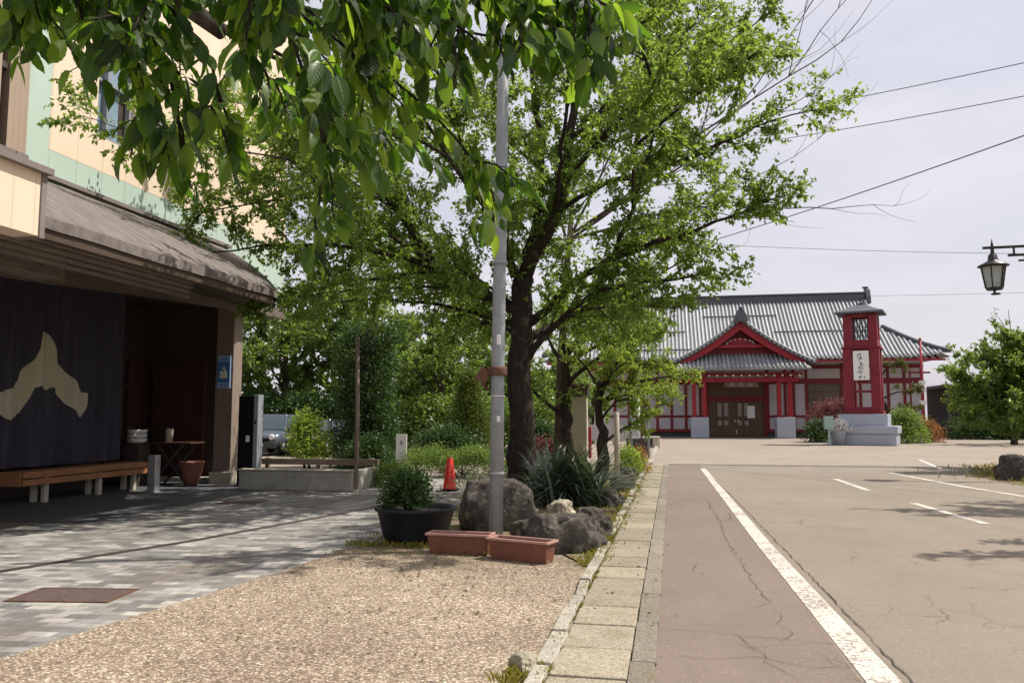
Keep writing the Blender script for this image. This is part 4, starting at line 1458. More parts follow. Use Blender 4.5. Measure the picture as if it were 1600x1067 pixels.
gp.build("gable_panel", M['red_deep'], sta)
ga = MB()
ga.box(PX - 1.9, PX + 1.9, 58.6, 58.75, 6.62, 6.82)
ga.prism([(PX - 1.5, 6.84), (PX - .9, 7.0), (PX - .5, 7.28), (PX, 7.42), (PX + .5, 7.28), (PX + .9, 7.0), (PX + 1.5, 6.84)], 'y', 58.9, 59.05)
ga.build("gable_carving", M['red'], sta)
gc = MB()
for k in range(9):
    a = math.pi * k / 8
    gc.lathe([(.0, -.05), (.08, -.03), (.08, .03), (.0, .05)], (PX + .95 * math.cos(a), 58.86, 6.93 + .33 * math.sin(a)), 8)
gc.build("carved_rosette", M['white_tip'], sta)
MB().bar((PX, 57.9, 8.95), (PX, 66.5, 8.95), .36, .42).build("porch_ridge", M['tile_dark'], sta, bevel=.04)
MB().prism([(PX - .5, 8.45), (PX + .5, 8.45), (PX + .42, 8.9), (PX + .24, 9.25), (PX, 9.5), (PX - .24, 9.25), (PX - .42, 8.9)], 'y', 57.7, 57.95).lathe([(.0, -.12), (.17, -.08), (.17, .08), (0, .12)], (PX, 57.8, 9.45), 10).build("porch_ridge_ornament", M['tile_dark'], sta, bevel=.03)

sta.scale = (1, 1, .968)
# ================================================================== LANTERN TOWER
tw = thing("lantern_tower", (10.75, 46.8, 0), "tall red lantern tower with white sign board on grey granite plinth", "tower", rz=rad(-19))
MB().box(-1.62, 1.62, -1.3, 1.3, 0, .62).build("plinth", M['granite'], tw, world=False, bevel=.03)
MB().box(-1.70, 1.70, -1.38, 1.38, .621, 1.02).build("plinth", M['granite'], tw, world=False, bevel=.03)
MB().box(-1.22, 1.22, -1.05, 1.05, 1.021, 1.66).build("plinth", M['granite'], tw, world=False, bevel=.03)
MB().box(-1.0, 1.0, -.85, .85, 1.661, 1.83).build("sill", M['red_deep'], tw, world=False, bevel=.02)
for sx in (-1, 1):
    for sy in (-1, 1):
        MB().obox((sx * .68, sy * .58, 3.52), .24, .22, 1.69).build("post", M['crimson'], tw, world=False, bevel=.02)
        MB().obox((sx * .64, sy * .54, 6.2), .22, .20, .88).build("post", M['crimson'], tw, world=False, bevel=.02)
MB().box(-1.0, 1.0, -.84, .84, 5.211, 5.319).build("beam", M['red_deep'], tw, world=False, bevel=.02)
MB().box(-.80, .80, -.70, -.42, 5.32, 5.70).box(-.80, .80, .42, .70, 5.32, 5.70).box(-.85, -.55, -.42, .42, 5.32, 5.7).box(.55, .85, -.42, .42, 5.32, 5.7).box(-.8, .8, -.70, -.42, 6.95, 7.14).box(-.8, .8, .42, .7, 6.95, 7.14).build("beam", M['crimson'], tw, world=False, bevel=.01)
for yy in (-.60, .60):
    for (dy, za, zb) in ((.1, 1.84, 2.05), (.08, 2.85, 2.95), (.08, 4.85, 5.21)):
        MB().box(-.45, .45, yy - dy, yy + dy, za, zb).build("rail", M['crimson'], tw, world=False)
lt_ = MB()
for yy in (-.55, .55):
    for i in range(3):
        lt_.box(-.3 + i * .27, -.25 + i * .27, yy - .02, yy + .02, 5.7, 6.95)
    for i in range(4):
        lt_.box(-.42, .42, yy - .018, yy + .018, 5.95 + i * .26, 5.99 + i * .26)
lt_.build("lattice", M['ink'], tw, world=False)
sgn = MB().box(-.38, .40, -.92, -.80, 3.50, 5.08).build("sign_board", M['paper'], tw, world=False)
ltx = MB()
rgx = random.Random(8)
for i in range(6):
    cz = 4.85 - i * .23
    for k in range(4):
        x0 = rgx.uniform(-.2, .14); z0 = cz + rgx.uniform(-.09, .07)
        if rgx.random() < .5: ltx.box(x0, x0 + rgx.uniform(.1, .2), -.927, -.921, z0, z0 + .03)
        else: ltx.box(x0, x0 + .035, -.927, -.921, z0 - .06, z0 + .07)
ltx.build("lettering", M['ink'], sgn, world=False)
rt = MB()
rt.add([(-1.22, -1.05, 7.15), (1.22, -1.05, 7.15), (1.22, 1.05, 7.15), (-1.22, 1.05, 7.15), (-1.22, -1.05, 7.25), (1.22, -1.05, 7.25), (1.22, 1.05, 7.25), (-1.22, 1.05, 7.25),
        (-.72, -.6, 7.45), (.72, -.6, 7.45), (.72, .6, 7.45), (-.72, .6, 7.45), (-.22, -.18, 7.70), (.22, -.18, 7.70), (.22, .18, 7.70), (-.22, .18, 7.70)],
       [(0, 3, 2, 1), (0, 1, 5, 4), (1, 2, 6, 5), (2, 3, 7, 6), (3, 0, 4, 7), (4, 5, 9, 8), (5, 6, 10, 9), (6, 7, 11, 10), (7, 4, 8, 11), (8, 9, 13, 12), (9, 10, 14, 13), (10, 11, 15, 14), (11, 8, 12, 15), (12, 13, 14, 15)])
rto = rt.build("roof", M['tile_dark'], tw, world=False)
MB().box(-.2, .2, -.16, .16, 7.70, 7.80).build("finial", M['tile_dark'], rto, world=False, bevel=.02)

tbx = thing("newspaper_box", (8.55, 45.2, 0), "small pale teal cabinet on a post left of the granite plinth", "cabinet")
MB().box(-.22, .22, -.2, .2, .85, 1.55).build("cabinet", M['teal'], tbx, world=False, bevel=.02)
MB().box(-.05, .05, -.05, .05, 0, .85).build("post", M['teal'], tbx, world=False)
fl = bush("flower_planter", (9.15, 45.6, .0), .35, .3, .45, "white flowers in a low planter at the plinth's left corner", "flowers", n=320, leaf=.09, m=M['petal'], seed=41, lift=.75)
MB().lathe([(.26, 0), (.34, .75), (.36, .78), (.3, .78)], n=14).build("pot", M['granite'], fl, world=False)

# red pole with small plates, right end of the station
rp = thing("banner_pole", (16.0, 54.5, 0), "tall thin red pole with small white plates at the station's right corner", "pole")
MB().tube([(0, 0, 0), (0, 0, 6.4)], [.10, .07], 8).tube([(.0, 0, 6.4), (0, 0, 6.55)], [.1, .02], 8).build("shaft", M['red'], rp, world=False)
MB().box(-.75, .5, -.05, .05, 4.25, 4.36).box(-.75, -.66, -.06, .06, 0, 4.5).build("frame", M['red_deep'], rp, world=False)
for zz in (3.2, 3.65, 2.4):
    MB().box(-.22, .16, -.13, -.09, zz - .14, zz + .14).build("plate", M['paper'], rp, world=False)

# shelter right of the station with dark fence
sh = thing("waiting_shelter", (24, 62, 0), "long low dark roofed shelter behind the trees right of the station", "shelter")
MB().box(19.2, 40, 60.5, 64.5, 3.55, 3.75).build("roof", M['shelter_roof'], sh, bevel=.03)
for i in range(11):
    MB().box(19.5 + 2 * i, 19.66 + 2 * i, 60.9, 61.06, 0, 3.549).build("post", M['wood_dark'], sh)
fn = MB()
fn.box(19.5, 40, 60.96, 61.0, 1.0, 1.1).box(19.5, 40, 60.96, 61.0, .35, .45)
for i in range(80):
    fn.box(19.5 + .256 * i, 19.56 + .256 * i, 60.95, 61.01, .1, 1.1)
fn.build("railing", M['wood_dark'], sh)
MB().box(19.2, 40, 64.3, 64.5, 0, 3.549).build("back_wall", M['shelter_roof'], sh)

# ================================================================== STREET FURNITURE near the bed
spole = thing("steel_pole", (-1.97, 9.25, 0), "tall grey steel pole rising behind the brown planters", "pole")
MB().tube([(0, 0, 0), (.02, 0, 2.0), (.06, .0, 4.2), (.12, 0, 8.2)], [.083, .080, .075, .065], 18).build("shaft", M['galv'], spole, world=False)
MB().lathe([(.095, .86), (.095, .9)], (.01, 0, 0), 18).build("joint_ring", M['galv'], spole, world=False)
MB().lathe([(.094, 3.36), (.094, 3.4)], (.045, 0, 0), 18).build("joint_ring", M['galv'], spole, world=False)
cl = MB().lathe([(.115, 2.03), (.118, 2.05), (.118, 2.11), (.115, 2.13)], (.02, 0, 0), 18)
cl.obox((-.15, -.03, 2.03), .07, .035, .085, .3, 0, .5)
cl.bar((-.1, 0, 2.08), (.01, 0, 2.08), .05)
cl.tube([(-.16, -.03, 2.0), (-.13, -.06, 1.9), (-.07, -.07, 1.86)], .018, 6)
cl.build("clamp", M['rust'], spole, world=False)
MB().lathe([(.0885, 1.78), (.0885, 1.79)], (.02, 0, 0), 18).build("wire_tie", M['paper'], spole, world=False)
MB().obox((.05, -.085, 1.52), .02, .004, .035).obox((.05, -.083, 2.45), .022, .004, .06).build("sticker", M['paper'], spole, world=False)

def planter(loc, rz, label, L=.37):
    t = thing("window_box_planter", loc, label, "planter", "brown plastic planters by the pole", rz)
    def ring(hx, hy, z): return [(-hx, -hy, z), (hx, -hy, z), (hx, hy, z), (-hx, hy, z)]
    b = MB()
    R = [ring(L - .035, .085, 0), ring(L - .008, .112, .205), ring(L - .025, .095, .205), ring(L - .045, .075, .03)]
    vs = sum(R, [])
    fs = [(3, 2, 1, 0)] + [(i * 4 + k, i * 4 + (k + 1) % 4, (i + 1) * 4 + (k + 1) % 4, (i + 1) * 4 + k) for i in range(3) for k in range(4)] + [(12, 13, 14, 15)]
    b.add(vs, fs)
    b.build("box", M['terracotta'], t, world=False, bevel=.008)
    r = MB()
    R = [ring(L - .006, .114, .206), ring(L + .012, .130, .206), ring(L + .012, .130, .232), ring(L - .02, .098, .232), ring(L - .02, .098, .206)]
    vs = sum(R, [])
    r.add(vs, [(i * 4 + k, i * 4 + (k + 1) % 4, (i + 1) * 4 + (k + 1) % 4, (i + 1) * 4 + k) for i in range(4) for k in range(4)])
    r.build("rim", M['terra_rim'], t, world=False, bevel=.004)
    s = MB()
    pts = [(-.33 + .66 * i / 11, -.085 + .17 * j / 5, .17 + .012 * mnoise.noise(Vector((i * .9, j * .9, loc[0])))) for i in range(12) for j in range(6)]
    s.sheet(pts, 12, 6)
    s.build("soil", M['potsoil'], t, world=False)
    return t
planter((-2.31, 8.93, .004), rad(-3), "left brown plastic trough planter in front of the black tub")
planter((-1.55, 8.63, .004), rad(-19), "right brown plastic trough planter tilted toward the dark rock")

tubt = thing("black_tub", (-3.07, 9.65, 0), "wide black plastic tub holding a dense green shrub", "planter")
MB().lathe([(.36, .0), (.40, .08), (.475, .38), (.51, .40), (.515, .43), (.485, .435), (.46, .40), (.40, .30)], n=40).build("pot", M['tub'], tubt, world=False)
MB().lathe([(.0, .36), (.2, .38), (.44, .36), (.44, .33), (0, .33)], n=24).build("soil", M['potsoil'], tubt, world=False)
shb = bush("tub_shrub", (-3.18, 9.65, .36), .30, .28, .34, "dense dark green azalea shrub growing in the black tub", "shrub", n=1500, leaf=.042, m=M['leaf_dark'], seed=7, lift=.08, stems=7)
grass_areas = []

# rocks around the bed
rock("boulder", (-2.36, 11.0, 0), .58, .48, .53, "largest rounded grey boulder behind the steel pole", 1.0, group=None)
rock("boulder", (-1.20, 9.4, 0), .45, .40, .32, "dark lichen spotted rock beside the right brown planter", 2.4, rz=.6)
rock("boulder", (-1.70, 10.05, 0), .25, .22, .20, "low dark rock between the boulder and lichen spotted rock", 3.3)
rock("boulder", (-.98, 10.45, 0), .26, .3, .30, "grey rock behind the lichen spotted rock next to the kerb", 4.1)
rock("boulder", (-1.5, 11.6, 0), .21, .19, .27, "small pale whitish rock in the grass of the bed", 5.2, M['rock_pale'])
rock("boulder", (-1.0, 14.1, 0), .26, .28, .22, "mossy rock at the kerb right of the strap leaved plant", 6.3)
rock("boulder", (-.92, 17.0, 0), .26, .3, .26, "brown rock by the kerb beyond the strap leaved plant", 7.7)
rock("boulder", (-.95, 19.6, 0), .26, .25, .26, "farther dark rock by the kerb in front of the orange tinged shrub", 8.8)
rock("stepping_stone", (-4.5, 14.2, 0), .42, .3, .07, "flat pale stone lying on the path before the traffic cone", 9.2, M['rock_pale'])
rock("kerb_stone", (-.87, 4.95, 0), .085, .12, .09, "rounded pale stone at the near end of the kerb", 10.5, M['rock_pale'])

# strap-leaved clump
def strap_clump(loc, n, L, label, seed, spread=.35):
    rng = np.random.default_rng(seed)
    t = thing("strap_leaf_plant", loc, label, "plant")
    V = []; F = []
    for k in range(n):
        a = rng.random() * 2 * math.pi
        r0 = spread * math.sqrt(rng.random())
        p = np.array([math.cos(a * 1.7) * r0, math.sin(a * 1.7) * r0, 0])
        el = rng.uniform(.75, 1.45)
        d = np.array([math.cos(a) * math.cos(el), math.sin(a) * math.cos(el), math.sin(el)])
        l = L * rng.uniform(.65, 1.15); w = .026 * rng.uniform(.8, 1.3)
        side = np.array([-math.sin(a), math.cos(a), 0])
        m_ = 8
        o = len(V)
        for i in range(m_ + 1):
            f = i / m_
            ww = w * (1 - f ** 2.5) * (0.7 + .6 * min(1, f * 3))
            V.append(p - side * ww); V.append(p + np.array([0, 0, -.006]) ); V.append(p + side * ww)
            d = d + np.array([0, 0, -.12 - .16 * f * rng.uniform(.5, 1.5)]); d /= np.linalg.norm(d)
            p = p + d * l / m_
            if p[2] < .03: p[2] = .03
        for i in range(m_):
            b = o + i * 3
            F += [(b, b + 1, b + 4, b + 3), (b + 1, b + 2, b + 5, b + 4)]
    np_obj("foliage", np.array(V), np.array(F), M['iris'], t, True)
    MB().lathe([(spread * .5, 0), (spread * .45, .06), (.02, .12)], n=10).build("root_crown", M['bark2'], t, world=False)
    return t
strap_clump((-1.62, 13.9, 0), 380, 1.2, "big arching strap leaved clump with silvery leaves beside the cherry trunk", 3, .6)
strap_clump((-2.2, 14.9, 0), 110, 1.1, "smaller strap leaved clump behind the big silvery one", 5, .3)

# traffic cone
co = thing("traffic_cone", (-4.47, 16.36, 0), "plain red plastic traffic cone standing on the path", "traffic cone")
MB().lathe([(.15, .035), (.142, .05), (.066, .66), (.058, .68), (.03, .68)], n=24).build("cone", M['cone'], co, world=False)
MB().box(-.17, .17, -.17, .17, 0, .035).build("base", M['black'], co, world=False, bevel=.02)

# notice board on the left of the bed
nb = thing("notice_board", (-6.75, 20.0, 0), "small white notice board on a red footed stand before the hedge", "sign")
MB().box(-.17, .12, -.02, .02, .30, 1.08).build("board", M['paper'], nb, world=False, bevel=.005)
MB().box(-.05, .02, -.026, -.021, .80, .92).box(-.1, .06, -.026, -.021, .5, .52).box(-.1, .04, -.026, -.021, .58, .6).build("lettering", M['inkgrey'], nb, world=False)
MB().box(-.02, .02, .021, .05, 0, 1.0).build("post", M['darkbrown'], nb, world=False)
MB().box(-.1, .14, -.12, .12, 0, .16).build("foot", M['red'], nb, world=False, bevel=.02)

# gate pillar, red railing, posts, planter in the middle distance
gpil = thing("gate_pillar", (-2.42, 23.0, 0), "square pale stone gate pillar with a dark lantern cap", "pillar")
MB().box(-.21, .21, -.2, .2, 0, 2.12).build("shaft", M['stone_pale'], gpil, world=False, bevel=.02)
MB().box(-.25, .25, -.24, .24, 2.121, 2.40).build("cap", M['darkbrown'], gpil, world=False, bevel=.02)
MB().box(-.3, .3, -.29, .29, 2.401, 2.47).build("cap_roof", M['rust'], gpil, world=False, bevel=.01)
rl = thing("red_railing", (-4.55, 30.0, 0), "short red painted bridge railing behind the big cherry trunk", "railing")
for dx in (-.5, .15, .9, 1.7):
    MB().box(dx - .11, dx + .11, -.1, .1, 0, 1.15).build("post", M['red'], rl, world=False, bevel=.02)
for za, zb in ((.85, .97), (.5, .6), (.2, .3)):
    MB().box(-.4, 1.6, -.05, .05, za, zb).build("rail", M['red'], rl, world=False)
def white_post(loc, h, label, r=.05, m='white_paint', sign=False):
    t = thing("marker_post", loc, label, "post", "posts along the bed")
    MB().lathe([(r, 0), (r, h), (r * .7, h + .02)], n=10).build("shaft", M[m], t, world=False)
    MB().lathe([(r * 1.5, 0), (r * 1.5, .04), (r, .06)], n=10).build("foot", M['concrete'], t, world=False)
    if sign:
        MB().box(-.17, .17, -.09, -.06, h - .55, h - .05).build("plate", M['paper'], t, world=False)
    return t
white_post((-1.08, 18.0, 0), 1.62, "slim pale post nearest the strap leaved plant", .06, 'stone_pale')
white_post((-2.05, 25.5, 0), 1.75, "white post carrying a white plate beside the stone gate pillar", .05, 'white_paint', True)
white_post((-1.0, 23.5, 0), 1.6, "grey post between the slim pale post and planter", .04, 'galv')
white_post((-.78, 26.5, 0), 1.7, "thin brown post in front of the white walls", .03, 'rust')
white_post((-.62, 29.5, 0), 1.8, "grey pole closest to the dark box planter", .04, 'galv')
white_post((-4.6, 26.0, 0), 1.7, "pale square headed post right of the big trunk", .06, 'stone_pale')
gd = thing("box_planter", (-1.15, 33.6, 0), "dark grey box planter with a white post at the kerb", "planter")
MB().box(-.45, .45, -.4, .4, 0, .62).build("box", M['darkgrey'], gd, world=False, bevel=.02)
MB().box(-.48, .48, -.43, .43, .621, .68).build("rim", M['galv'], gd, world=False, bevel=.01)
MB().lathe([(.06, .68), (.06, 2.25)], (0.05, 0, 0), 10).build("post", M['white_paint'], gd, world=False)
sw_ = thing("stone_block", (-.75, 40.5, 0), "low pale block with a dark top by the far kerb", "block")
MB().box(-.45, .45, -.3, .3, 0, .55).build("block", M['stone_pale'], sw_, world=False, bevel=.03)
MB().box(-.4, .1, -.34, -.305, .1, .48).build("plate", M['ink'], sw_, world=False)
fw = thing("white_panel_fence", (-2.6, 44, 0), "white panelled fence behind the posts left of the station", "fence")
MB().box(-4.5, 1.2, 0, .08, .2, 1.1).build("panel", M['plaster'], fw, world=False)
for dx in (-4.4, -3, -1.6, -.2, 1.15):
    MB().box(dx - .06, dx + .06, -.03, .11, 0, 1.3).build("post", M['stone_pale'], fw, world=False)

# ================================================================== STREET LAMP on the right
lp = thing("street_lamp", (10.6, 22.0, 0), "black lantern hanging from a stepped bracket arm over the road", "street lamp")
MB().lathe([(.14, 0), (.14, .5), (.09, .6), (.075, 6.6), (.05, 6.9)], n=12).build("post", M['lamp_metal'], lp, world=False)
LX = 8.27 - 10.6
ar = MB()
ar.bar((.1, 0, 5.86), (LX - .22, 0, 5.83), .06, .06)
ar.bar((.1, 0, 5.64), (LX + .36, 0, 5.62), .05, .06)
ar.bar((.1, 0, 5.49), (LX + .60, 0, 5.48), .05, .045)
for dx, za, zb in ((LX + .50, 5.84, 5.62), (LX + .75, 5.62, 5.48), (-.6, 5.8, 5.48)):
    ar.bar((dx, 0, za), (dx, 0, zb), .04)
ar.build("bracket_arm", M['lamp_metal'], lp, world=False)
ln_ = MB()
ln_.lathe([(.02, 5.98), (.03, 5.92), (.04, 5.8), (.05, 5.68), (.10, 5.64), (.12, 5.52), (.14, 5.48), (.36, 5.37), (.37, 5.35), (.33, 5.34), (.05, 5.345)], (LX, 0, 0), 12)
ln_.tube([(LX, 0, 5.95), (LX, 0, 6.06)], [.02, .008], 6)
ln_.lathe([(.19, 4.74), (.20, 4.76), (.20, 4.79), (.19, 4.80)], (LX, 0, 0), 6, smooth=False)
ln_.tube([(LX, 0, 4.74), (LX, 0, 4.66)], [.03, .03], 6)
ln_.lathe([(.10, 4.62), (.12, 4.64), (.10, 4.66)], (LX + .03, 0, 0), 8)
for k in range(6):
    a = math.pi * k / 3
    ln_.bar((LX + .29 * math.cos(a), .29 * math.sin(a), 5.34), (LX + .20 * math.cos(a), .20 * math.sin(a), 4.78), .028)
lno = ln_.build("lantern", M['lamp_metal'], lp, world=False)
MB().lathe([(.27, 5.33), (.185, 4.79)], (LX, 0, 0), 6, smooth=False).build("glass", M['glass_lamp'], lno, world=False)

# overhead wires
def wire(a, b, sag, label, r=.014):
    P = []
    for i in range(25):
        t = i / 24
        P.append((a[0] + (b[0] - a[0]) * t, a[1] + (b[1] - a[1]) * t, a[2] + (b[2] - a[2]) * t - sag * 4 * t * (1 - t)))
    o = MB().tube(P, r, 5).build("overhead_wire", M['wire'])
    tag(o, label, "wire", "overhead wires crossing the sky")
def ext(a, b, f0, f1):
    a = Vector(a); b = Vector(b)
    return tuple(a + (b - a) * f0), tuple(a + (b - a) * f1)
wire(*ext((5.2, 30, 13.17), (10.14, 24, 11.82), -1.2, 2.6), .35, "uppermost wire sloping out of the cherry crown toward the upper right")
wire(*ext((5.73, 30, 12.18), (10.08, 24, 10.85), -1.2, 2.6), .35, "second wire just below the uppermost one in the sky")
wire(*ext((1.99, 34, 9.21), (9.19, 22, 9.14), -.6, 1.9), .45, "steepest dark wire rising to the right above the street lamp", .018)
wire((-6, 40, 10.9), (30, 40, 8.6), .5, "nearly level thin wire passing behind the hanging lantern", .012)
wire((10, 71, 11.75), (45, 69, 11.5), .2, "faint level wire running right from the station ridge", .014)

# ================================================================== THE BIG CHERRY TREE
cherry = [
    ([(-2.80, 15.5, -.1), (-2.80, 15.5, .5), (-2.78, 15.5, 2.0), (-2.80, 15.5, 3.3), (-2.75, 15.5, 4.35)], .30, .20),
    ([(-2.75, 15.5, 4.25), (-2.45, 15.42, 4.9), (-2.07, 15.4, 5.5), (-1.85, 15.5, 6.6), (-1.75, 15.5, 7.6), (-1.5, 15.7, 9.6)], .165, .04),
    ([(-1.93, 15.45, 6.2), (-1.2, 15.3, 6.9), (-.6, 15.1, 7.6), (0, 15, 8.9), (.4, 15, 10.2)], .07, .02),
    ([(-2.0, 15.4, 5.6), (-.9, 14.9, 6.0), (.7, 14.5, 6.3), (1.9, 14.3, 6.75), (2.85, 14.2, 6.85)], .06, .008),
    ([(-.6, 15.1, 7.6), (.6, 15.0, 8.1), (1.4, 14.9, 8.6), (2.15, 14.8, 9.1)], .045, .008),
    ([(-1.8, 15.5, 7.0), (-.6, 16, 8.4), (.6, 16.2, 9.4), (1.3, 16.2, 10.0)], .05, .01),
    ([(-2.78, 15.5, 3.7), (-3.4, 15.4, 3.9), (-4.3, 15.2, 4.45), (-5.4, 14.8, 5.9), (-6.5, 14.3, 7.1), (-8, 13.9, 8.2)], .12, .02),
    ([(-4.3, 15.2, 4.45), (-5.6, 14.4, 4.75), (-7.0, 13.6, 4.75), (-8.3, 13.0, 4.5)], .06, .01),
    ([(-3.4, 15.4, 3.9), (-4.45, 15.6, 5.1), (-5.4, 15.9, 6.2), (-6, 16.2, 7.6), (-6.3, 16.3, 9.2)], .09, .02),
    ([(-2.75, 15.5, 4.2), (-2.5, 15.7, 5.5), (-2.45, 15.8, 6.6), (-2.5, 15.8, 7.8), (-2.9, 15.9, 10.0)], .13, .03),
    ([(-2.9, 15.4, 4.3), (-3.4, 15.0, 5.6), (-3.9, 14.6, 7.2), (-4.5, 14.4, 9.2)], .09, .02),
    ([(-2.62, 15.5, 3.4), (-2.0, 15.4, 3.9), (-1.25, 15.2, 4.4), (-.5, 15, 4.7), (.6, 14.6, 4.9), (1.5, 14.4, 5.25), (2.2, 14.3, 5.4)], .10, .01),
    ([(-2.65, 15.5, 2.7), (-2.0, 15.3, 3.4), (-1.2, 14.8, 3.85), (.2, 14.5, 4.05), (1.15, 14.3, 3.95)], .085, .008),
    ([(-1.25, 15.2, 4.4), (-.4, 15.8, 5.1), (.6, 16.3, 5.7), (1.3, 16.6, 6.3)], .05, .01),
    ([(-2.75, 15.45, 4.0), (-3.0, 14.3, 5.0), (-3.6, 13.0, 6.0), (-4.3, 12.0, 7.2)], .085, .015),
    ([(-2.75, 15.6, 4.2), (-2.6, 16.8, 5.2), (-2.4, 18, 6.2), (-2, 19.0, 7.4)], .09, .02),
    ([(-3.5, 15.4, 4.0), (-4.7, 16.6, 4.6), (-6.0, 17.6, 5.0), (-7.2, 18.2, 5.2)], .07, .01),
    ([(-5.4, 14.8, 5.9), (-6.8, 13.2, 6.25), (-7.9, 11.7, 6.1), (-8.75, 10.4, 6.15)], .03, .005),
    ([(-4.3, 15.2, 4.45), (-5.0, 13.8, 4.9), (-5.5, 12.4, 5.3), (-5.8, 11.2, 5.6)], .05, .01),
    ([(-1.0, 15.1, 4.5), (-.5, 13.9, 5.2), (-.1, 12.9, 6.2), (.2, 12.3, 7.2)], .05, .01),
    ([(-.5, 13.9, 5.2), (-.4, 12.4, 5.8), (-.1, 11.0, 6.2), (.3, 9.9, 6.2)], .035, .008),
    ([(-.4, 12.4, 5.8), (.4, 11.2, 6.0), (.9, 10.0, 5.9), (1.1, 9.2, 5.7)], .03, .01),
    ([(-.1, 11.0, 6.2), (-.3, 9.8, 6.5), (-.5, 8.8, 6.6)], .03, .01),
    ([(-3.6, 13.0, 6.0), (-4.4, 11.6, 6.2), (-5.3, 10.4, 6.2)], .035, .008),
    ([(-4.3, 15.2, 4.45), (-5.2, 14.6, 4.25), (-6.4, 14.1, 4.0), (-7.3, 13.8, 3.7)], .045, .008),
    ([(-3.4, 15.4, 3.9), (-4.2, 14.6, 4.0), (-5.2, 13.7, 3.9), (-6.0, 13.0, 3.7)], .045, .008),
    ([(-3.4, 15.4, 3.9), (-4.4, 16.0, 4.4), (-5.6, 16.3, 5.0), (-6.8, 16.4, 5.4)], .045, .008),
    ([(-3.0, 15.4, 3.8), (-3.4, 14.4, 4.1), (-3.9, 13.4, 4.3)], .045, .008),
    ([(-6.2, 14.4, 6.8), (-7.4, 13.4, 6.8), (-8.5, 12.6, 6.4)], .035, .01),
    ([(-5.4, 14.8, 5.9), (-6.6, 13.9, 5.7), (-7.8, 13.2, 5.4), (-8.6, 12.9, 5.2)], .035, .01),
    ([(-6.3, 14.4, 6.9), (-7.4, 14.6, 7.6), (-8.6, 14.6, 8.0)], .035, .01),
    ([(-5.0, 15.0, 5.5), (-6.2, 14.8, 6.2), (-7.4, 14.4, 6.3), (-8.6, 14.2, 6.1)], .035, .01),
    ([(-3.0, 14.3, 5.0), (-2.6, 12.8, 6.0), (-2.5, 11.4, 7.0)], .045, .01),
    ([(-2.78, 15.5, 3.3), (-3.6, 15.9, 3.6), (-4.8, 16.2, 3.9), (-6.2, 16.4, 4.1), (-7.4, 16.3, 4.0)], .07, .01),
    ([(-2.8, 15.5, 3.2), (-3.6, 16.4, 3.5), (-4.2, 17.4, 3.9), (-4.8, 18.4, 4.6)], .06, .01),
    ([(-2.70, 15.5, 3.0), (-2.1, 16.1, 3.5), (-1.2, 16.7, 4.0), (-.2, 17.0, 4.5), (.8, 17.0, 5.0)], .07, .01),
    ([(-2.72, 15.5, 3.1), (-2.2, 16.4, 3.5), (-1.6, 17.4, 3.8), (-.8, 18.2, 4.0)], .06, .01),
    ([(-2.0, 15.3, 3.4), (-1.4, 14.6, 3.5), (-.6, 14.2, 3.5), (.2, 14.0, 3.4)], .04, .008),
    ([(-1.2, 15.2, 6.9), (-.3, 14.6, 7.4), (.9, 14.2, 7.7), (2.0, 14.0, 7.9)], .045, .008),
    ([(-5.4, 14.8, 5.9), (-6.4, 15.0, 5.8), (-7.6, 15.2, 5.5)], .04, .008),
    ([(-5.4, 15.9, 6.2), (-6.6, 15.6, 6.9), (-7.8, 15.2, 7.2)], .04, .008),
    ([(-2.45, 15.8, 6.6), (-3.4, 16.2, 7.6), (-4.4, 16.4, 8.8)], .05, .01),
    ([(-1.85, 15.5, 6.6), (-1.0, 16.3, 7.6), (-.2, 17.0, 8.6)], .05, .01),
    ([(-2.1, 15.4, 5.4), (-1.8, 14.2, 6.5), (-1.5, 13.2, 7.8), (-1.4, 12.6, 9.2)], .06, .01),
]
make_tree("cherry_tree", (-2.80, 15.5, 0), cherry,
          "tall spreading cherry tree with dark trunk behind the steel pole", "tree", seed=11,
          bpm=6.2, blen=(.6, 1.6), tgap=.05, tlen=(.15, .45), lpt=9, leaf=.094, start=.12, up=.12, droop=.35)

# bare-twigged tree behind the cherry
rngb = np.random.default_rng(3)
bt_ = thing("bare_tree", (-3.2, 24, 0), "mostly leafless tree whose thin twigs reach into the sky right of the cherry", "tree")
bw = MB()
def bare(p, d, L, r, depth):
    P = [np.array(p)]
    for q in range(5):
        d = d + rngb.normal(0, .10, 3) + np.array([0, 0, .04]); d /= np.linalg.norm(d)
        P.append(P[-1] + d * L / 5)
    bw.tube(P, np.linspace(r, r * .35, 6), 5 if depth > 1 else 3, False)
    if depth == 0: return
    for k in range(5 if depth > 1 else 4):
        i = rngb.integers(2, 6)
        dd = d * .8 + rngb.normal(0, .45, 3) + np.array([0, 0, .25]); dd /= np.linalg.norm(dd)
        bare(P[i], dd, L * rngb.uniform(.4, .62), r * .4, depth - 1)
bw.tube([(-3.2, 24, -.1), (-3.1, 24, 3), (-2.9, 24, 6.0), (-2.7, 24, 8.2)], [.16, .13, .10, .07], 8)
for e, l in (((1, 0, .60), 7.6), ((1, 0, .46), 6.2), ((1, .1, .8), 7.6), ((.6, 0, 1.0), 6), ((-.5, .1, 1.0), 4), ((.95, -.1, .2), 6.5)):
    d = np.array(e, float); d /= np.linalg.norm(d)
    bare((-2.85, 24, 6.3 + .1 * l), d, l, .05, 2)
bw.build("trunk", M['bark2'], bt_, fix=False)

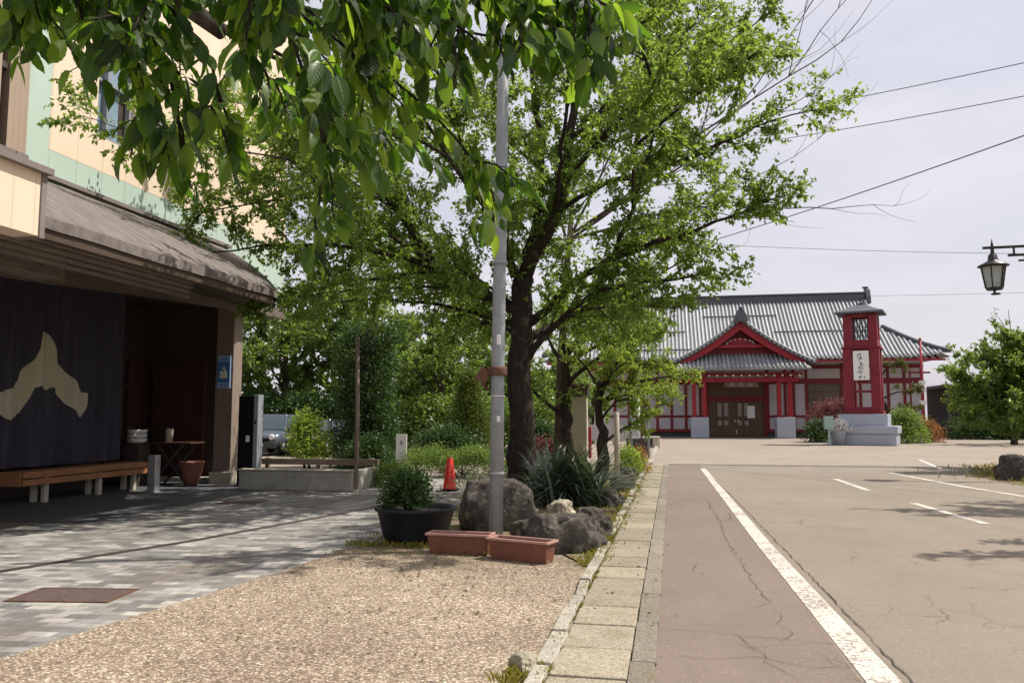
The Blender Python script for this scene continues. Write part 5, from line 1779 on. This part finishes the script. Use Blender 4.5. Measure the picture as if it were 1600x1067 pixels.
# ================================================================== SMALL TREES along the bed
def small(name, base, h, spread, label, seed, m, leaf=.08, n=9, trunk=.12, lpt=7, first=.45, cat="tree", group=None, bpm=3.0, lean=.12, rotz=0, tgap=.09):
    rng = np.random.default_rng(seed)
    L = auto_limbs(h, spread, rng, n, trunk, first, lean)
    return make_tree(name, base, L, label, cat, group, seed, m, M['bark'], .6, False, bpm=bpm, blen=(.4, .9), tgap=tgap, tlen=(.12, .35), lpt=lpt, leaf=leaf, start=.25, up=.1, droop=.3)
young = [
    ([(-2.68, 21.8, -.1), (-2.66, 21.8, 1.1), (-2.70, 21.8, 2.3), (-2.75, 21.8, 3.2)], .20, .12),
    ([(-2.66, 21.8, 1.45), (-3.3, 21.7, 2.0), (-4.0, 21.6, 2.7)], .08, .015),
    ([(-2.7, 21.8, 2.3), (-2.1, 21.6, 2.9), (-1.3, 21.4, 3.3), (-.3, 21.2, 3.5)], .08, .012),
    ([(-2.7, 21.8, 2.9), (-3.2, 22.2, 3.7), (-3.6, 22.6, 4.6)], .08, .012),
    ([(-2.75, 21.8, 3.1), (-2.2, 22.0, 4.0), (-1.6, 22.2, 4.9)], .08, .012),
    ([(-2.75, 21.8, 3.1), (-2.7, 21.5, 4.1), (-2.8, 21.2, 5.0)], .07, .012),
    ([(-2.75, 21.8, 3.1), (-2.0, 21.6, 3.9), (-1.0, 21.4, 4.5), (-.2, 21.2, 4.9)], .07, .012),
    ([(-2.75, 21.8, 2.9), (-1.9, 22.3, 3.5), (-.9, 22.6, 3.9), (.1, 22.8, 4.3)], .07, .012),
    ([(-2.75, 21.8, 3.1), (-1.6, 22.2, 4.6), (-.6, 22.4, 5.4)], .06, .012),
]
make_tree("young_cherry_tree", (-2.68, 21.8, 0), young, "young dark stemmed cherry tree just right of the big trunk", "tree", seed=21, bpm=6.5, blen=(.5, 1.1), tgap=.06, lpt=9, leaf=.10, start=.2)
bright = [
    ([(-1.62, 20.6, -.1), (-1.60, 20.6, .8), (-1.66, 20.6, 1.7), (-1.6, 20.6, 2.4)], .20, .07),
    ([(-1.62, 20.6, .8), (-1.2, 20.5, 1.15), (-.5, 20.4, 1.55), (.0, 20.3, 1.9)], .045, .01),
    ([(-1.6, 20.6, 1.9), (-1.0, 20.5, 2.3), (-.2, 20.4, 2.5), (.55, 20.3, 2.6)], .05, .01),
    ([(-1.6, 20.6, 2.2), (-1.2, 20.7, 2.9), (-.6, 20.8, 3.5), (.0, 20.8, 3.7)], .05, .01),
    ([(-1.6, 20.6, 2.2), (-2.0, 20.6, 2.8), (-2.3, 20.6, 3.2)], .05, .01),
    ([(-1.6, 20.6, 2.3), (-1.3, 20.8, 3.3), (-.9, 20.9, 4.2)], .05, .01),
    ([(-1.6, 20.6, 2.3), (-1.0, 20.4, 3.2), (-.4, 20.3, 4.0)], .05, .01),
    ([(-1.6, 20.6, 1.9), (-1.0, 20.9, 2.1), (-.3, 21.2, 2.2), (.3, 21.3, 2.1)], .04, .01),
    ([(-1.6, 20.6, 1.5), (-1.2, 20.2, 1.9), (-.6, 20.0, 2.1)], .04, .01),
    ([(-1.6, 20.6, 2.1), (-1.3, 19.9, 2.6), (-.8, 19.3, 2.9)], .05, .01),
    ([(-1.6, 20.6, 2.3), (-.9, 21.1, 2.8), (0.1, 21.4, 3.1)], .05, .01),
]
make_tree("fresh_green_tree", (-1.62, 20.6, 0), bright, "low bright yellow green tree leaning over the kerb before the station", "tree", seed=22, m_leaf=M['leaf_light'],
          bpm=9, blen=(.4, .9), tgap=.055, tlen=(.12, .32), lpt=9, leaf=.085, start=.2, up=.05)

# ================================================================== BACKGROUND WOOD on the left
protos = []
for k, (h, sp, m) in enumerate(((6.6, 2.9, 'leaf_mid'), (5.6, 2.6, 'leaf_mid'), (7.2, 3.0, 'leaf_dark'))):
    rng = np.random.default_rng(60 + k)
    L = auto_limbs(h, sp, rng, 12, .15, .12, .2)
    protos.append(make_tree("background_tree", (0, 0, 0), L, "x", "tree", "trees behind the car park", 60 + k, M[m], M['bark2'], .62, False,
                            bpm=5, blen=(.7, 1.6), tgap=.10, tlen=(.2, .5), lpt=9, leaf=.19, start=.1, up=.12, droop=.2))
BG = [  # x, y, proto, scale, label
    (-20.5, 33.5, 0, 1.0, "light green tree behind the silver car nearest the canopy pillar"),
    (-17.6, 35.0, 1, 1.30, "bright green tree directly above the black parked car"),
    (-15.2, 37.0, 0, 1.2, "light green tree between the black car and the ivy covered column"),
    (-12.4, 34.5, 1, .95, "green tree just left of the ivy covered column"),
    (-11.4, 39.0, 2, .88, "dark tree directly behind the ivy covered column"),
    (-9.6, 33.0, 1, .98, "light green tree between ivy covered column and cone shaped conifer"),
    (-8.4, 36.5, 0, .92, "pale green tree rising behind the cone shaped conifer"),
    (-6.6, 34.5, 1, .80, "green tree between the conifer and the steel pole"),
    (-5.4, 38.5, 0, .72, "small tree behind the red railing and the big trunk"),
    (-24.5, 38.0, 2, 1.0, "dark tree at the back seen just beside the pillar poster"),
    (-14.2, 43.0, 2, .90, "dark tree far back behind the middle of the car park"),
    (-4.2, 46.0, 1, .72, "low far tree seen right of the big cherry trunk"),
]
first_used = set()
rngp = random.Random(4)
for (x, y, p, s, lab) in BG:
    if p not in first_used:
        o = protos[p]; first_used.add(p)
        o.location = (x, y, 0); o.scale = (s, s, s); o.rotation_euler = (0, 0, rngp.random() * 6.28); o['label'] = lab
    else:
        copy_tree(protos[p], (x, y, 0), rngp.random() * 6.28, (s, s, s), lab)

bush("ivy_covered_trunk", (-9.0, 23.3, 0), .82, .82, 4.4, "dark ivy covered tree column behind the thin wooden pole", "tree", n=5200, leaf=.10, m=M['leaf_dark'], seed=31, shape='column', stems=1, bark=M['bark'])
ivy_t = [([(-9, 23.3, 3.2), (-8.9, 23.3, 4.6), (-8.7, 23.2, 6.0)], .15, .05)]
bush("conifer", (-6.95, 28.0, 0), .88, .88, 3.1, "cone shaped yellow green conifer left of the steel pole", "conifer", n=7500, leaf=.085, m=M['leaf_yew'], seed=32, shape='cone', stems=1, width=.45)
bush("shrub", (-10.35, 22.0, 0), .55, .5, 1.35, "fresh lime green shrub in front of the parked cars", "shrub", n=1500, leaf=.085, m=M['leaf_light'], seed=33, lift=.22, stems=6)
bush("hedge", (-5.1, 19.9, 0), 1.5, .5, .62, "low clipped hedge behind the traffic cone", "hedge", n=4200, leaf=.05, m=M['leaf_mid'], seed=34, shape='box', stems=5)
bush("shrub", (-6.0, 17.2, 0), .55, .45, .42, "low pale green shrub at the end of the concrete wall", "shrub", n=1500, leaf=.05, m=M['leaf_mid'], seed=35)
bush("shrub", (-8.3, 21.8, 0), .9, .6, .85, "dark loose shrub at the foot of the ivy covered column", "shrub", n=2000, leaf=.07, m=M['leaf_dark'], seed=36)
bush("shrub", (-7.2, 25.5, 0), 1.6, .8, 1.0, "wide dark undergrowth shrub behind the white notice board", "shrub", n=3000, leaf=.09, m=M['leaf_dark'], seed=37)
bush("shrub", (-4.4, 27.5, 0), .9, .7, 1.15, "dark green shrub between the conifer and the big trunk", "shrub", n=2200, leaf=.09, m=M['leaf_dark'], seed=38)
bush("sapling", (-3.62, 14.9, 0), .24, .2, .42, "small pale seedling with long leaves behind the boulder", "plant", n=120, leaf=.09, m=M['leaf_pale'], seed=39, width=.3, up=.9)
bush("shrub", (-.98, 21.6, 0), .36, .45, .62, "yellow green shrub with orange tips beside the kerb", "shrub", n=1100, leaf=.055, m=M['leaf_light'], seed=40)
bush("shrub", (-.78, 22.3, 0), .30, .3, .62, "orange tinged azalea just behind the yellow green kerb shrub", "shrub", n=700, leaf=.05, m=M['leaf_orange'], seed=42)
bush("shrub", (-3.7, 24.2, 0), .7, .6, .75, "reddish leaved shrub beside the red railing", "shrub", n=900, leaf=.07, m=M['leaf_red'], seed=43)

bush("undergrowth", (-15.5, 33.4, 0), 4.6, 1.0, 2.2, "dark leafy undergrowth filling the back edge of the car park", "undergrowth", n=5200, leaf=.16, m=M['leaf_dark'], seed=80, shape='box')
bush("undergrowth", (-7.6, 31.8, 0), 3.4, 1.0, 2.0, "mid green undergrowth behind the conifer and notice board", "undergrowth", n=4600, leaf=.15, m=M['leaf_mid'], seed=81, shape='box')
bush("undergrowth", (-23.5, 34.5, 0), 3.4, 1.0, 2.4, "green undergrowth beside the canopy pillar behind the black cabinet", "undergrowth", n=3600, leaf=.17, m=M['leaf_mid'], seed=82, shape='box')
# station garden
bush("red_maple", (10.1, 51.5, 0), 1.45, 1.1, 1.0, "dark red weeping maple left of the lantern tower", "shrub", n=1500, leaf=.12, m=M['leaf_red'], seed=44, lift=1.35, stems=5)
bush("shrub", (8.9, 50.5, 0), .7, .6, 1.1, "dark green shrub under the red maple", "shrub", n=900, leaf=.12, m=M['leaf_dark'], seed=45)
bush("shrub", (13.7, 50.0, 0), 1.25, 1.0, 1.75, "rounded dark green shrub right of the granite plinth", "shrub", n=2600, leaf=.11, m=M['leaf_mid'], seed=46)
bush("shrub", (15.3, 51.5, 0), .75, .7, 1.05, "orange tinted azalea below the red banner pole", "shrub", n=1000, leaf=.10, m=M['leaf_orange'], seed=47)
pine = [
    ([(12.9, 51.5, -.1), (13.1, 51.5, 1.5), (12.8, 51.5, 3.0), (12.9, 51.5, 4.2)], .2, .08),
    ([(12.9, 51.5, 2.6), (13.7, 51.3, 3.0), (14.9, 51.1, 3.0)], .06, .02),
    ([(12.85, 51.5, 3.3), (12.2, 51.3, 3.7), (11.8, 51.3, 3.8)], .06, .02),
    ([(12.9, 51.5, 4.0), (13.4, 51.5, 4.6), (14.2, 51.4, 4.5)], .06, .02),
    ([(12.9, 51.5, 4.0), (12.6, 51.5, 4.9), (12.4, 51.5, 5.2)], .06, .02),
    ([(13, 51.5, 1.9), (13.9, 51.3, 2.1), (14.6, 51.2, 2.0)], .05, .02),
]
make_tree("pine_tree", (12.95, 51.5, 0), pine, "olive green pine right of the lantern tower before the station wall", "tree", seed=51, m_leaf=M['leaf_pine'], width=.25,
          bpm=7, blen=(.4, .9), tgap=.06, tlen=(.1, .3), lpt=10, leaf=.18, start=.35, up=.2, droop=-.2)

# ================================================================== RIGHT ISLAND: tree, rocks, grass
poly_sheet("island_bed", [(7.75, 20.2), (8.3, 19.2), (12, 19.0), (14, 21), (14, 27.3), (10.5, 27.6), (8.9, 26.2), (7.9, 23.0)], .006, M['soil'])
isl = [
    ([(10.5, 24.8, -.1), (10.35, 24.8, .9), (10.6, 24.8, 1.7), (10.8, 24.8, 2.3)], .34, .2),
    ([(10.5, 24.8, 1.4), (9.7, 24.6, 2.0), (8.6, 24.4, 2.3), (7.9, 24.3, 2.2)], .09, .012),
    ([(10.6, 24.8, 1.8), (10.0, 24.5, 2.7), (9.1, 24.2, 3.3), (8.4, 24.1, 3.4)], .09, .012),
    ([(10.8, 24.8, 2.3), (10.6, 24.6, 3.2), (10.2, 24.5, 3.9)], .09, .012),
    ([(10.8, 24.8, 2.3), (11.6, 24.9, 3.0), (12.6, 25.0, 3.6)], .10, .012),
    ([(10.6, 24.8, 1.8), (10.5, 23.6, 2.4), (10.1, 22.4, 2.8)], .08, .012),
    ([(10.7, 24.8, 2.0), (10.6, 26.0, 2.8), (10.2, 27.2, 3.3)], .08, .012),
    ([(10.5, 24.8, 1.5), (9.7, 25.7, 2.0), (8.9, 26.4, 2.4)], .07, .012),
    ([(10.5, 24.8, 1.5), (9.8, 23.8, 1.8), (9.0, 23.2, 1.9)], .07, .012),
    ([(10.6, 24.8, 1.9), (11.4, 24.0, 2.3), (12.4, 23.4, 2.5)], .07, .012),
    ([(10.6, 24.8, 1.9), (9.8, 24.6, 2.9), (8.9, 24.3, 3.5)], .06, .012),
    ([(10.7, 24.8, 2.2), (10.0, 24.4, 3.3), (9.4, 24.2, 4.0)], .06, .012),
    ([(10.5, 24.8, 1.6), (9.5, 24.7, 2.4), (8.2, 24.5, 2.9)], .06, .012),
    ([(10.5, 24.8, 1.5), (9.4, 24.3, 1.7), (8.3, 24.0, 1.7)], .06, .012),
    ([(10.7, 24.8, 2.2), (10.5, 24.0, 3.2), (10.2, 23.4, 3.8)], .06, .012),
    ([(10.8, 24.8, 2.3), (11.4, 24.4, 3.2), (11.8, 24.0, 4.0)], .06, .012),
]
make_tree("island_tree", (10.55, 24.8, 0), isl, "low wide green tree on the planted island at the right edge", "tree", seed=61, m_leaf=M['leaf_mid'],
          bpm=8.5, blen=(.5, 1.2), tgap=.05, tlen=(.12, .4), lpt=11, leaf=.12, start=.1, up=.1, droop=.25)
sp_ = [([(9.95, 25.2, 2.6), (9.85, 25.2, 3.8), (9.8, 25.2, 4.6)], .03, .006), ([(9.85, 25.2, 3.8), (9.6, 25.2, 4.3), (9.45, 25.2, 4.5)], .012, .004), ([(10.25, 25.2, 0), (10.05, 25.2, 1.6), (9.95, 25.2, 2.6)], .035, .03)]
make_tree("sapling", (10.25, 25.2, 0), sp_, "thin pale sprig sticking up above the island tree", "sapling", seed=62, m_leaf=M['leaf_pale'], bpm=3, blen=(.2, .4), tgap=.1, tlen=(.08, .2), lpt=5, leaf=.07, start=.6)
rock("boulder", (8.35, 21.6, 0), .42, .35, .48, "pointed dark rock at the left end of the right island", 12.2)
rock("boulder", (8.95, 20.6, 0), .5, .38, .32, "flat dark rock at the near edge of the right island", 13.1)
rock("boulder", (9.9, 20.2, 0), .45, .4, .36, "dark rock at the picture's right edge on the island", 14.4)
bush("shrub", (9.3, 21.8, 0), .75, .6, .5, "low dark ground shrub among the island rocks", "shrub", n=1600, leaf=.07, m=M['leaf_dark'], seed=63)
bpy.data.objects['island_tree'].scale = (1, 1, .93)
# trees further right behind, in front of the shelter
r2 = small("shelter_tree", (18.6, 48.0, 0), 5.6, 2.9, "green tree right of the red pole in front of the dark shelter", 71, M['leaf_mid'], leaf=.19, n=12, trunk=.14, lpt=10, first=.2, bpm=5.5, tgap=.09)
r3 = small("shelter_tree", (22.6, 50.0, 0), 5.2, 2.7, "darker tree at the right edge in front of the shelter", 72, M['leaf_dark'], leaf=.19, n=12, trunk=.14, lpt=10, first=.2, bpm=5.5, tgap=.09)
bush("hedge", (24, 58.5, 0), 5.0, .6, 1.0, "dark low hedge along the foot of the shelter", "hedge", n=3600, leaf=.16, m=M['leaf_dark'], seed=73, shape='box')

small("roadside_tree", (9.1, 11.4, 0), 8.2, 2.0, "nearer roadside tree past the right edge shading the lane dashes", 75, M['leaf_mid'], leaf=.13, n=12, trunk=.15, lpt=9, first=.5, bpm=5.5, tgap=.07)
small("roadside_tree", (9.9, 15.6, 0), 8.6, 2.5, "roadside tree just past the right edge whose shadow dapples the road", 74, M['leaf_mid'], leaf=.13, n=12, trunk=.15, lpt=9, first=.48, bpm=5.5, tgap=.07)
# ================================================================== GRASS
gb = grass_patch("grass", [
    ([(-.80, 8.4), (-.72, 12), (-.68, 18), (-.62, 25)], .075, 7500),
    ([(-.74, 4.6), (-.70, 9), (-.66, 15)], .014, 1500),
    ([(-1.6, 10.6), (-1.3, 12.2), (-1.2, 16), (-1.4, 19)], .28, 4200),
    ([(-3.7, 9.2), (-3.2, 9.3), (-2.6, 9.15), (-1.9, 8.95)], .08, 1500),
    ([(-3.6, 9.8), (-3.4, 11.5), (-3.3, 14)], .12, 900),
    ([(-.92, 4.6), (-.90, 4.85)], .05, 220),
], 0, .085, M['grass'], 5)
gi = grass_patch("grass", [([(8.6, 20.6), (10, 20.0), (12, 20.3)], .5, 2500), ([(8.6, 22.4), (10, 23), (12, 23)], .8, 3500), ([(9.2, 25.6), (11, 26.6)], .5, 1500)], 0, .14, M['grass'], 6)
gc_ = grass_patch("moss", [([(-3.75, 8.75), (-3.2, 8.9), (-2.7, 8.72), (-1.9, 8.72)], .10, 2600)], 0, .022, M['grass'], 8)
fo = np.random.default_rng(9)
nL = 420
fx = np.concatenate([fo.normal(-2.2, .9, 200), fo.uniform(-3.9, -.9, 120), fo.normal(-.6, .35, 100)])
fy = np.concatenate([fo.normal(8.3, .8, 200), fo.uniform(5, 8.6, 120), fo.uniform(5, 16, 100)])
Pf = np.stack([fx, fy, np.full(nL, .014)], 1); Pf[320:, 2] = .042
af = fo.random(nL) * 6.28
Df = np.stack([np.cos(af), np.sin(af), fo.normal(0, .12, nL)], 1)
Vf, Ff = leaf_quads(Pf, Df, np.array([0, 0, 1.0]) + fo.normal(0, .25, (nL, 3)), fo.uniform(.02, .055, nL), .5)
tag(np_obj("fallen_leaves", Vf, Ff, M['leaf_litter']), kind='stuff')

# ================================================================== THE NEAR CHERRY BOUGH over the camera
rngf = np.random.default_rng(77)
near = thing("near_cherry_tree", (-2.5, -1.2, 0), "near cherry tree whose large glossy leaves hang across the top left", "tree")
limbs = [
    [(-2.5, -1.2, -.1), (-2.5, -1.2, 1.2), (-2.4, -1.0, 2.3), (-2.2, -.5, 2.9)],
    [(-2.2, -.5, 2.9), (-2.1, .6, 3.15), (-1.9, 1.7, 3.1), (-1.6, 2.6, 3.0)],
]
wood = MB()
for pts, r in zip(limbs, ((.17, .12), (.11, .03))):
    p, R = smooth_path(pts, r[0], r[1], .2, .01, rngf)
    wood.tube(p, R, 12)
shoots = [   # hanging shoots: (points, leaves)
    ([(-2.0, 1.4, 3.1), (-1.9, 1.8, 2.95), (-1.87, 2.0, 2.84), (-1.80, 2.1, 2.76)], 12),
    ([(-1.9, 1.7, 3.05), (-1.75, 1.95, 2.85), (-1.65, 2.1, 2.80), (-1.62, 2.15, 2.74)], 14),
    ([(-1.9, 1.7, 3.05), (-1.6, 1.9, 2.85), (-1.45, 2.0, 2.65), (-1.40, 2.05, 2.42), (-1.38, 2.08, 2.28)], 26),
    ([(-1.9, 1.6, 3.05), (-1.5, 1.8, 2.85), (-1.28, 1.95, 2.6), (-1.22, 2.0, 2.38), (-1.20, 2.0, 2.30)], 26),
    ([(-1.8, 1.9, 3.05), (-1.4, 2.1, 2.85), (-1.12, 2.2, 2.62), (-1.02, 2.22, 2.40), (-1.04, 2.22, 2.04)], 26),
    ([(-1.8, 1.9, 3.05), (-1.3, 2.1, 2.88), (-1.0, 2.2, 2.72), (-.82, 2.2, 2.55), (-.72, 2.2, 2.42)], 28),
    ([(-1.8, 2.0, 3.05), (-1.2, 2.3, 2.9), (-.92, 2.4, 2.7), (-.70, 2.42, 2.50), (-.56, 2.42, 2.33)], 30),
    ([(-1.7, 2.3, 3.0), (-1.1, 2.5, 2.95), (-.7, 2.55, 2.88), (-.42, 2.5, 2.76), (-.28, 2.45, 2.66)], 28),
    ([(-1.7, 2.3, 3.0), (-1.0, 2.5, 3.05), (-.5, 2.5, 3.02), (-.2, 2.45, 2.9), (-.10, 2.42, 2.80)], 24),
    ([(-1.9, 1.4, 3.1), (-1.3, 1.7, 2.95), (-.95, 1.9, 2.78), (-.74, 2.0, 2.62), (-.62, 2.02, 2.5)], 26),
    ([(-2.1, .9, 3.15), (-1.8, 1.5, 3.0), (-1.55, 1.75, 2.85), (-1.35, 1.9, 2.72)], 22),
    ([(-2.1, 1.2, 3.15), (-2.1, 1.8, 3.0), (-2.08, 2.1, 2.95), (-1.95, 2.2, 2.88)], 20),
    ([(-1.6, 2.6, 3.0), (-1.35, 2.9, 2.9), (-1.15, 2.95, 2.75), (-1.05, 2.95, 2.6)], 22),
    ([(-1.6, 2.6, 3.0), (-1.6, 3.0, 2.95), (-1.62, 3.1, 2.9), (-1.50, 3.1, 2.80)], 16),
    ([(-1.0, 2.5, 3.05), (-.8, 2.3, 2.88), (-.62, 2.2, 2.74), (-.5, 2.15, 2.6)], 26),
    ([(-.7, 2.5, 3.02), (-.5, 2.3, 2.86), (-.38, 2.2, 2.72), (-.30, 2.15, 2.58)], 26),
    ([(-.5, 2.5, 3.02), (-.3, 2.35, 2.88), (-.16, 2.25, 2.76), (-.08, 2.2, 2.66)], 22),
    ([(-1.1, 2.4, 3.0), (-.9, 2.2, 2.9), (-.7, 2.05, 2.8), (-.55, 1.95, 2.7)], 24),
    ([(-1.4, 2.1, 3.0), (-1.1, 1.95, 2.86), (-.9, 1.85, 2.74), (-.78, 1.8, 2.62)], 26),
    ([(-1.3, 1.7, 3.0), (-1.1, 1.75, 2.9), (-.95, 1.8, 2.6), (-.9, 1.85, 2.4), (-.88, 1.85, 2.3)], 26),
    ([(-1.6, 1.7, 3.0), (-1.5, 1.8, 2.85), (-1.42, 1.85, 2.62), (-1.38, 1.9, 2.35)], 26),
    ([(-1.9, 1.6, 3.1), (-1.8, 1.75, 2.9), (-1.68, 1.85, 2.80), (-1.6, 1.9, 2.70)], 20),
    # sprays above the frame that shade the bough
    ([(-2.0, 1.2, 3.15), (-1.6, 1.5, 3.5), (-1.2, 1.9, 3.6)], 24),
    ([(-2.0, 1.6, 3.15), (-1.7, 2.0, 3.5), (-1.3, 2.4, 3.6)], 24),
    ([(-2.0, 1.0, 3.15), (-1.5, 1.4, 3.5), (-1.1, 1.9, 3.55)], 22),
    ([(-2.1, .8, 3.15), (-2.0, 1.5, 3.6), (-1.7, 2.2, 3.75)], 24),
    ([(-2.0, 1.6, 3.15), (-1.5, 2.2, 3.4), (-1.15, 2.5, 3.5)], 26),
    ([(-.9, 2.5, 3.04), (-.7, 2.3, 2.92), (-.5, 2.2, 2.82), (-.38, 2.1, 2.70)], 26),
    ([(-.6, 2.5, 3.02), (-.42, 2.4, 2.95), (-.28, 2.35, 2.86), (-.18, 2.3, 2.74)], 26),
    ([(-1.2, 2.3, 2.98), (-1.0, 2.1, 2.88), (-.8, 2.0, 2.74), (-.66, 1.95, 2.6)], 26),
    ([(-2.0, 1.2, 3.15), (-1.8, 2.3, 3.3), (-1.5, 2.9, 3.4)], 30),
]
LV = []; LF = []; LUV = []
NS = 11
def big_leaf(p, d, nrm, L, w, curl, fold_):
    """one cherry leaf: 3 x NS grid with a folded midrib, a toothed edge and a drawn-out tip"""
    d = d / np.linalg.norm(d)
    s = np.cross(d, nrm); s /= np.linalg.norm(s) + 1e-9
    u = np.cross(s, d)
    o = len(LV)
    pos = p.copy()
    for i in range(NS + 1):
        t = i / NS
        hw = w * .5 * (math.sin(math.pi * t ** .80) ** .85) if 0 < t < 1 else 0.0
        hw *= 1 + .055 * (-1) ** i
        if t > .78: hw *= 1 - .55 * min(1, (t - .78) / .12)
        LV.append(pos - s * hw + u * (fold_ * hw)); LUV.append((t, .5 - .5 * (hw / (w * .5 + 1e-9))))
        LV.append(pos.copy()); LUV.append((t, .5))
        LV.append(pos + s * hw + u * (fold_ * hw)); LUV.append((t, .5 + .5 * (hw / (w * .5 + 1e-9))))
        dd = d * math.cos(curl * t) - u * math.sin(curl * t)
        pos = pos + dd * (L / NS)
    for i in range(NS):
        b = o + i * 3
        LF.append((b, b + 1, b + 4, b + 3)); LF.append((b + 1, b + 2, b + 5, b + 4))
def hang_leaves(path, n, t0=.25):
    n = int(n * 1.8)
    for k in range(n):
        t = t0 + (1 - t0) * (k + rngf.random() * .6) / n
        i = min(int(t * (len(path) - 1)), len(path) - 2)
        p = path[i] + (path[i + 1] - path[i]) * (t * (len(path) - 1) - i)
        tan = path[i + 1] - path[i]; tan /= np.linalg.norm(tan) + 1e-9
        side = np.cross(tan, [0, 0, 1]); side /= np.linalg.norm(side) + 1e-9
        sg_ = 1 if k % 2 else -1
        pd = tan * .5 + side * sg_ * .8 + rngf.normal(0, .3, 3) + np.array([0, 0, -.25]); pd /= np.linalg.norm(pd)
        pl_ = rngf.uniform(.015, .035)
        q = p + pd * pl_
        wood.tube([p, p + pd * pl_ * .6, q], [.0017, .0015, .0013], 4, False)
        d = tan * rngf.uniform(.2, .9) + side * sg_ * rngf.uniform(.1, .8) + rngf.normal(0, .3, 3) + np.array([.12, 0, -rngf.uniform(.3, 1.5)])
        nrm = np.array([rngf.normal(.25, .8), rngf.normal(-.35, .75), rngf.uniform(.1, 1.0)])
        L = rngf.uniform(.05, .105) if rngf.random() < .7 else rngf.uniform(.09, .125)
        big_leaf(q, d, nrm, L, L * rngf.uniform(.36, .47), rngf.uniform(-.1, .95), rngf.uniform(.05, .6))
for pts, n in shoots:
    path, R = smooth_path(pts, .012, .0028, .06, .006, rngf)
    wood.tube(path, R, 6, False)
    hang_leaves(path, n)
    for k in range(5):
        i = rngf.integers(int(len(path) * .3), len(path) - 1)
        d = (path[i] - path[i - 1]); d /= np.linalg.norm(d) + 1e-9
        d = d * .6 + rngf.normal(0, .5, 3) + np.array([0, 0, -.15]); d /= np.linalg.norm(d)
        l = rngf.uniform(.12, .24)
        sp2, R2 = smooth_path([path[i], path[i] + d * l * .5, path[i] + d * l + np.array([0, 0, -.05])], .005, .002, .04, .003, rngf)
        wood.tube(sp2, R2, 5, False)
        hang_leaves(sp2, 7, .15)
# lone long shoot at the far left with three leaves
lone, Rl = smooth_path([(-1.95, 1.9, 2.95), (-1.85, 2.0, 2.80), (-1.74, 2.02, 2.66), (-1.70, 2.02, 2.56)], .006, .0018, .05, .004, rngf)
wood.tube(lone, Rl, 5, False)
hang_leaves(lone, 3, .7)
wood.build("trunk", M['bark'], near, fix=False)
inv = np.array(near.location)
np_obj("crown", np.array(LV) - inv, np.array(LF), M['bigleaf'], near, True, np.array(LUV))
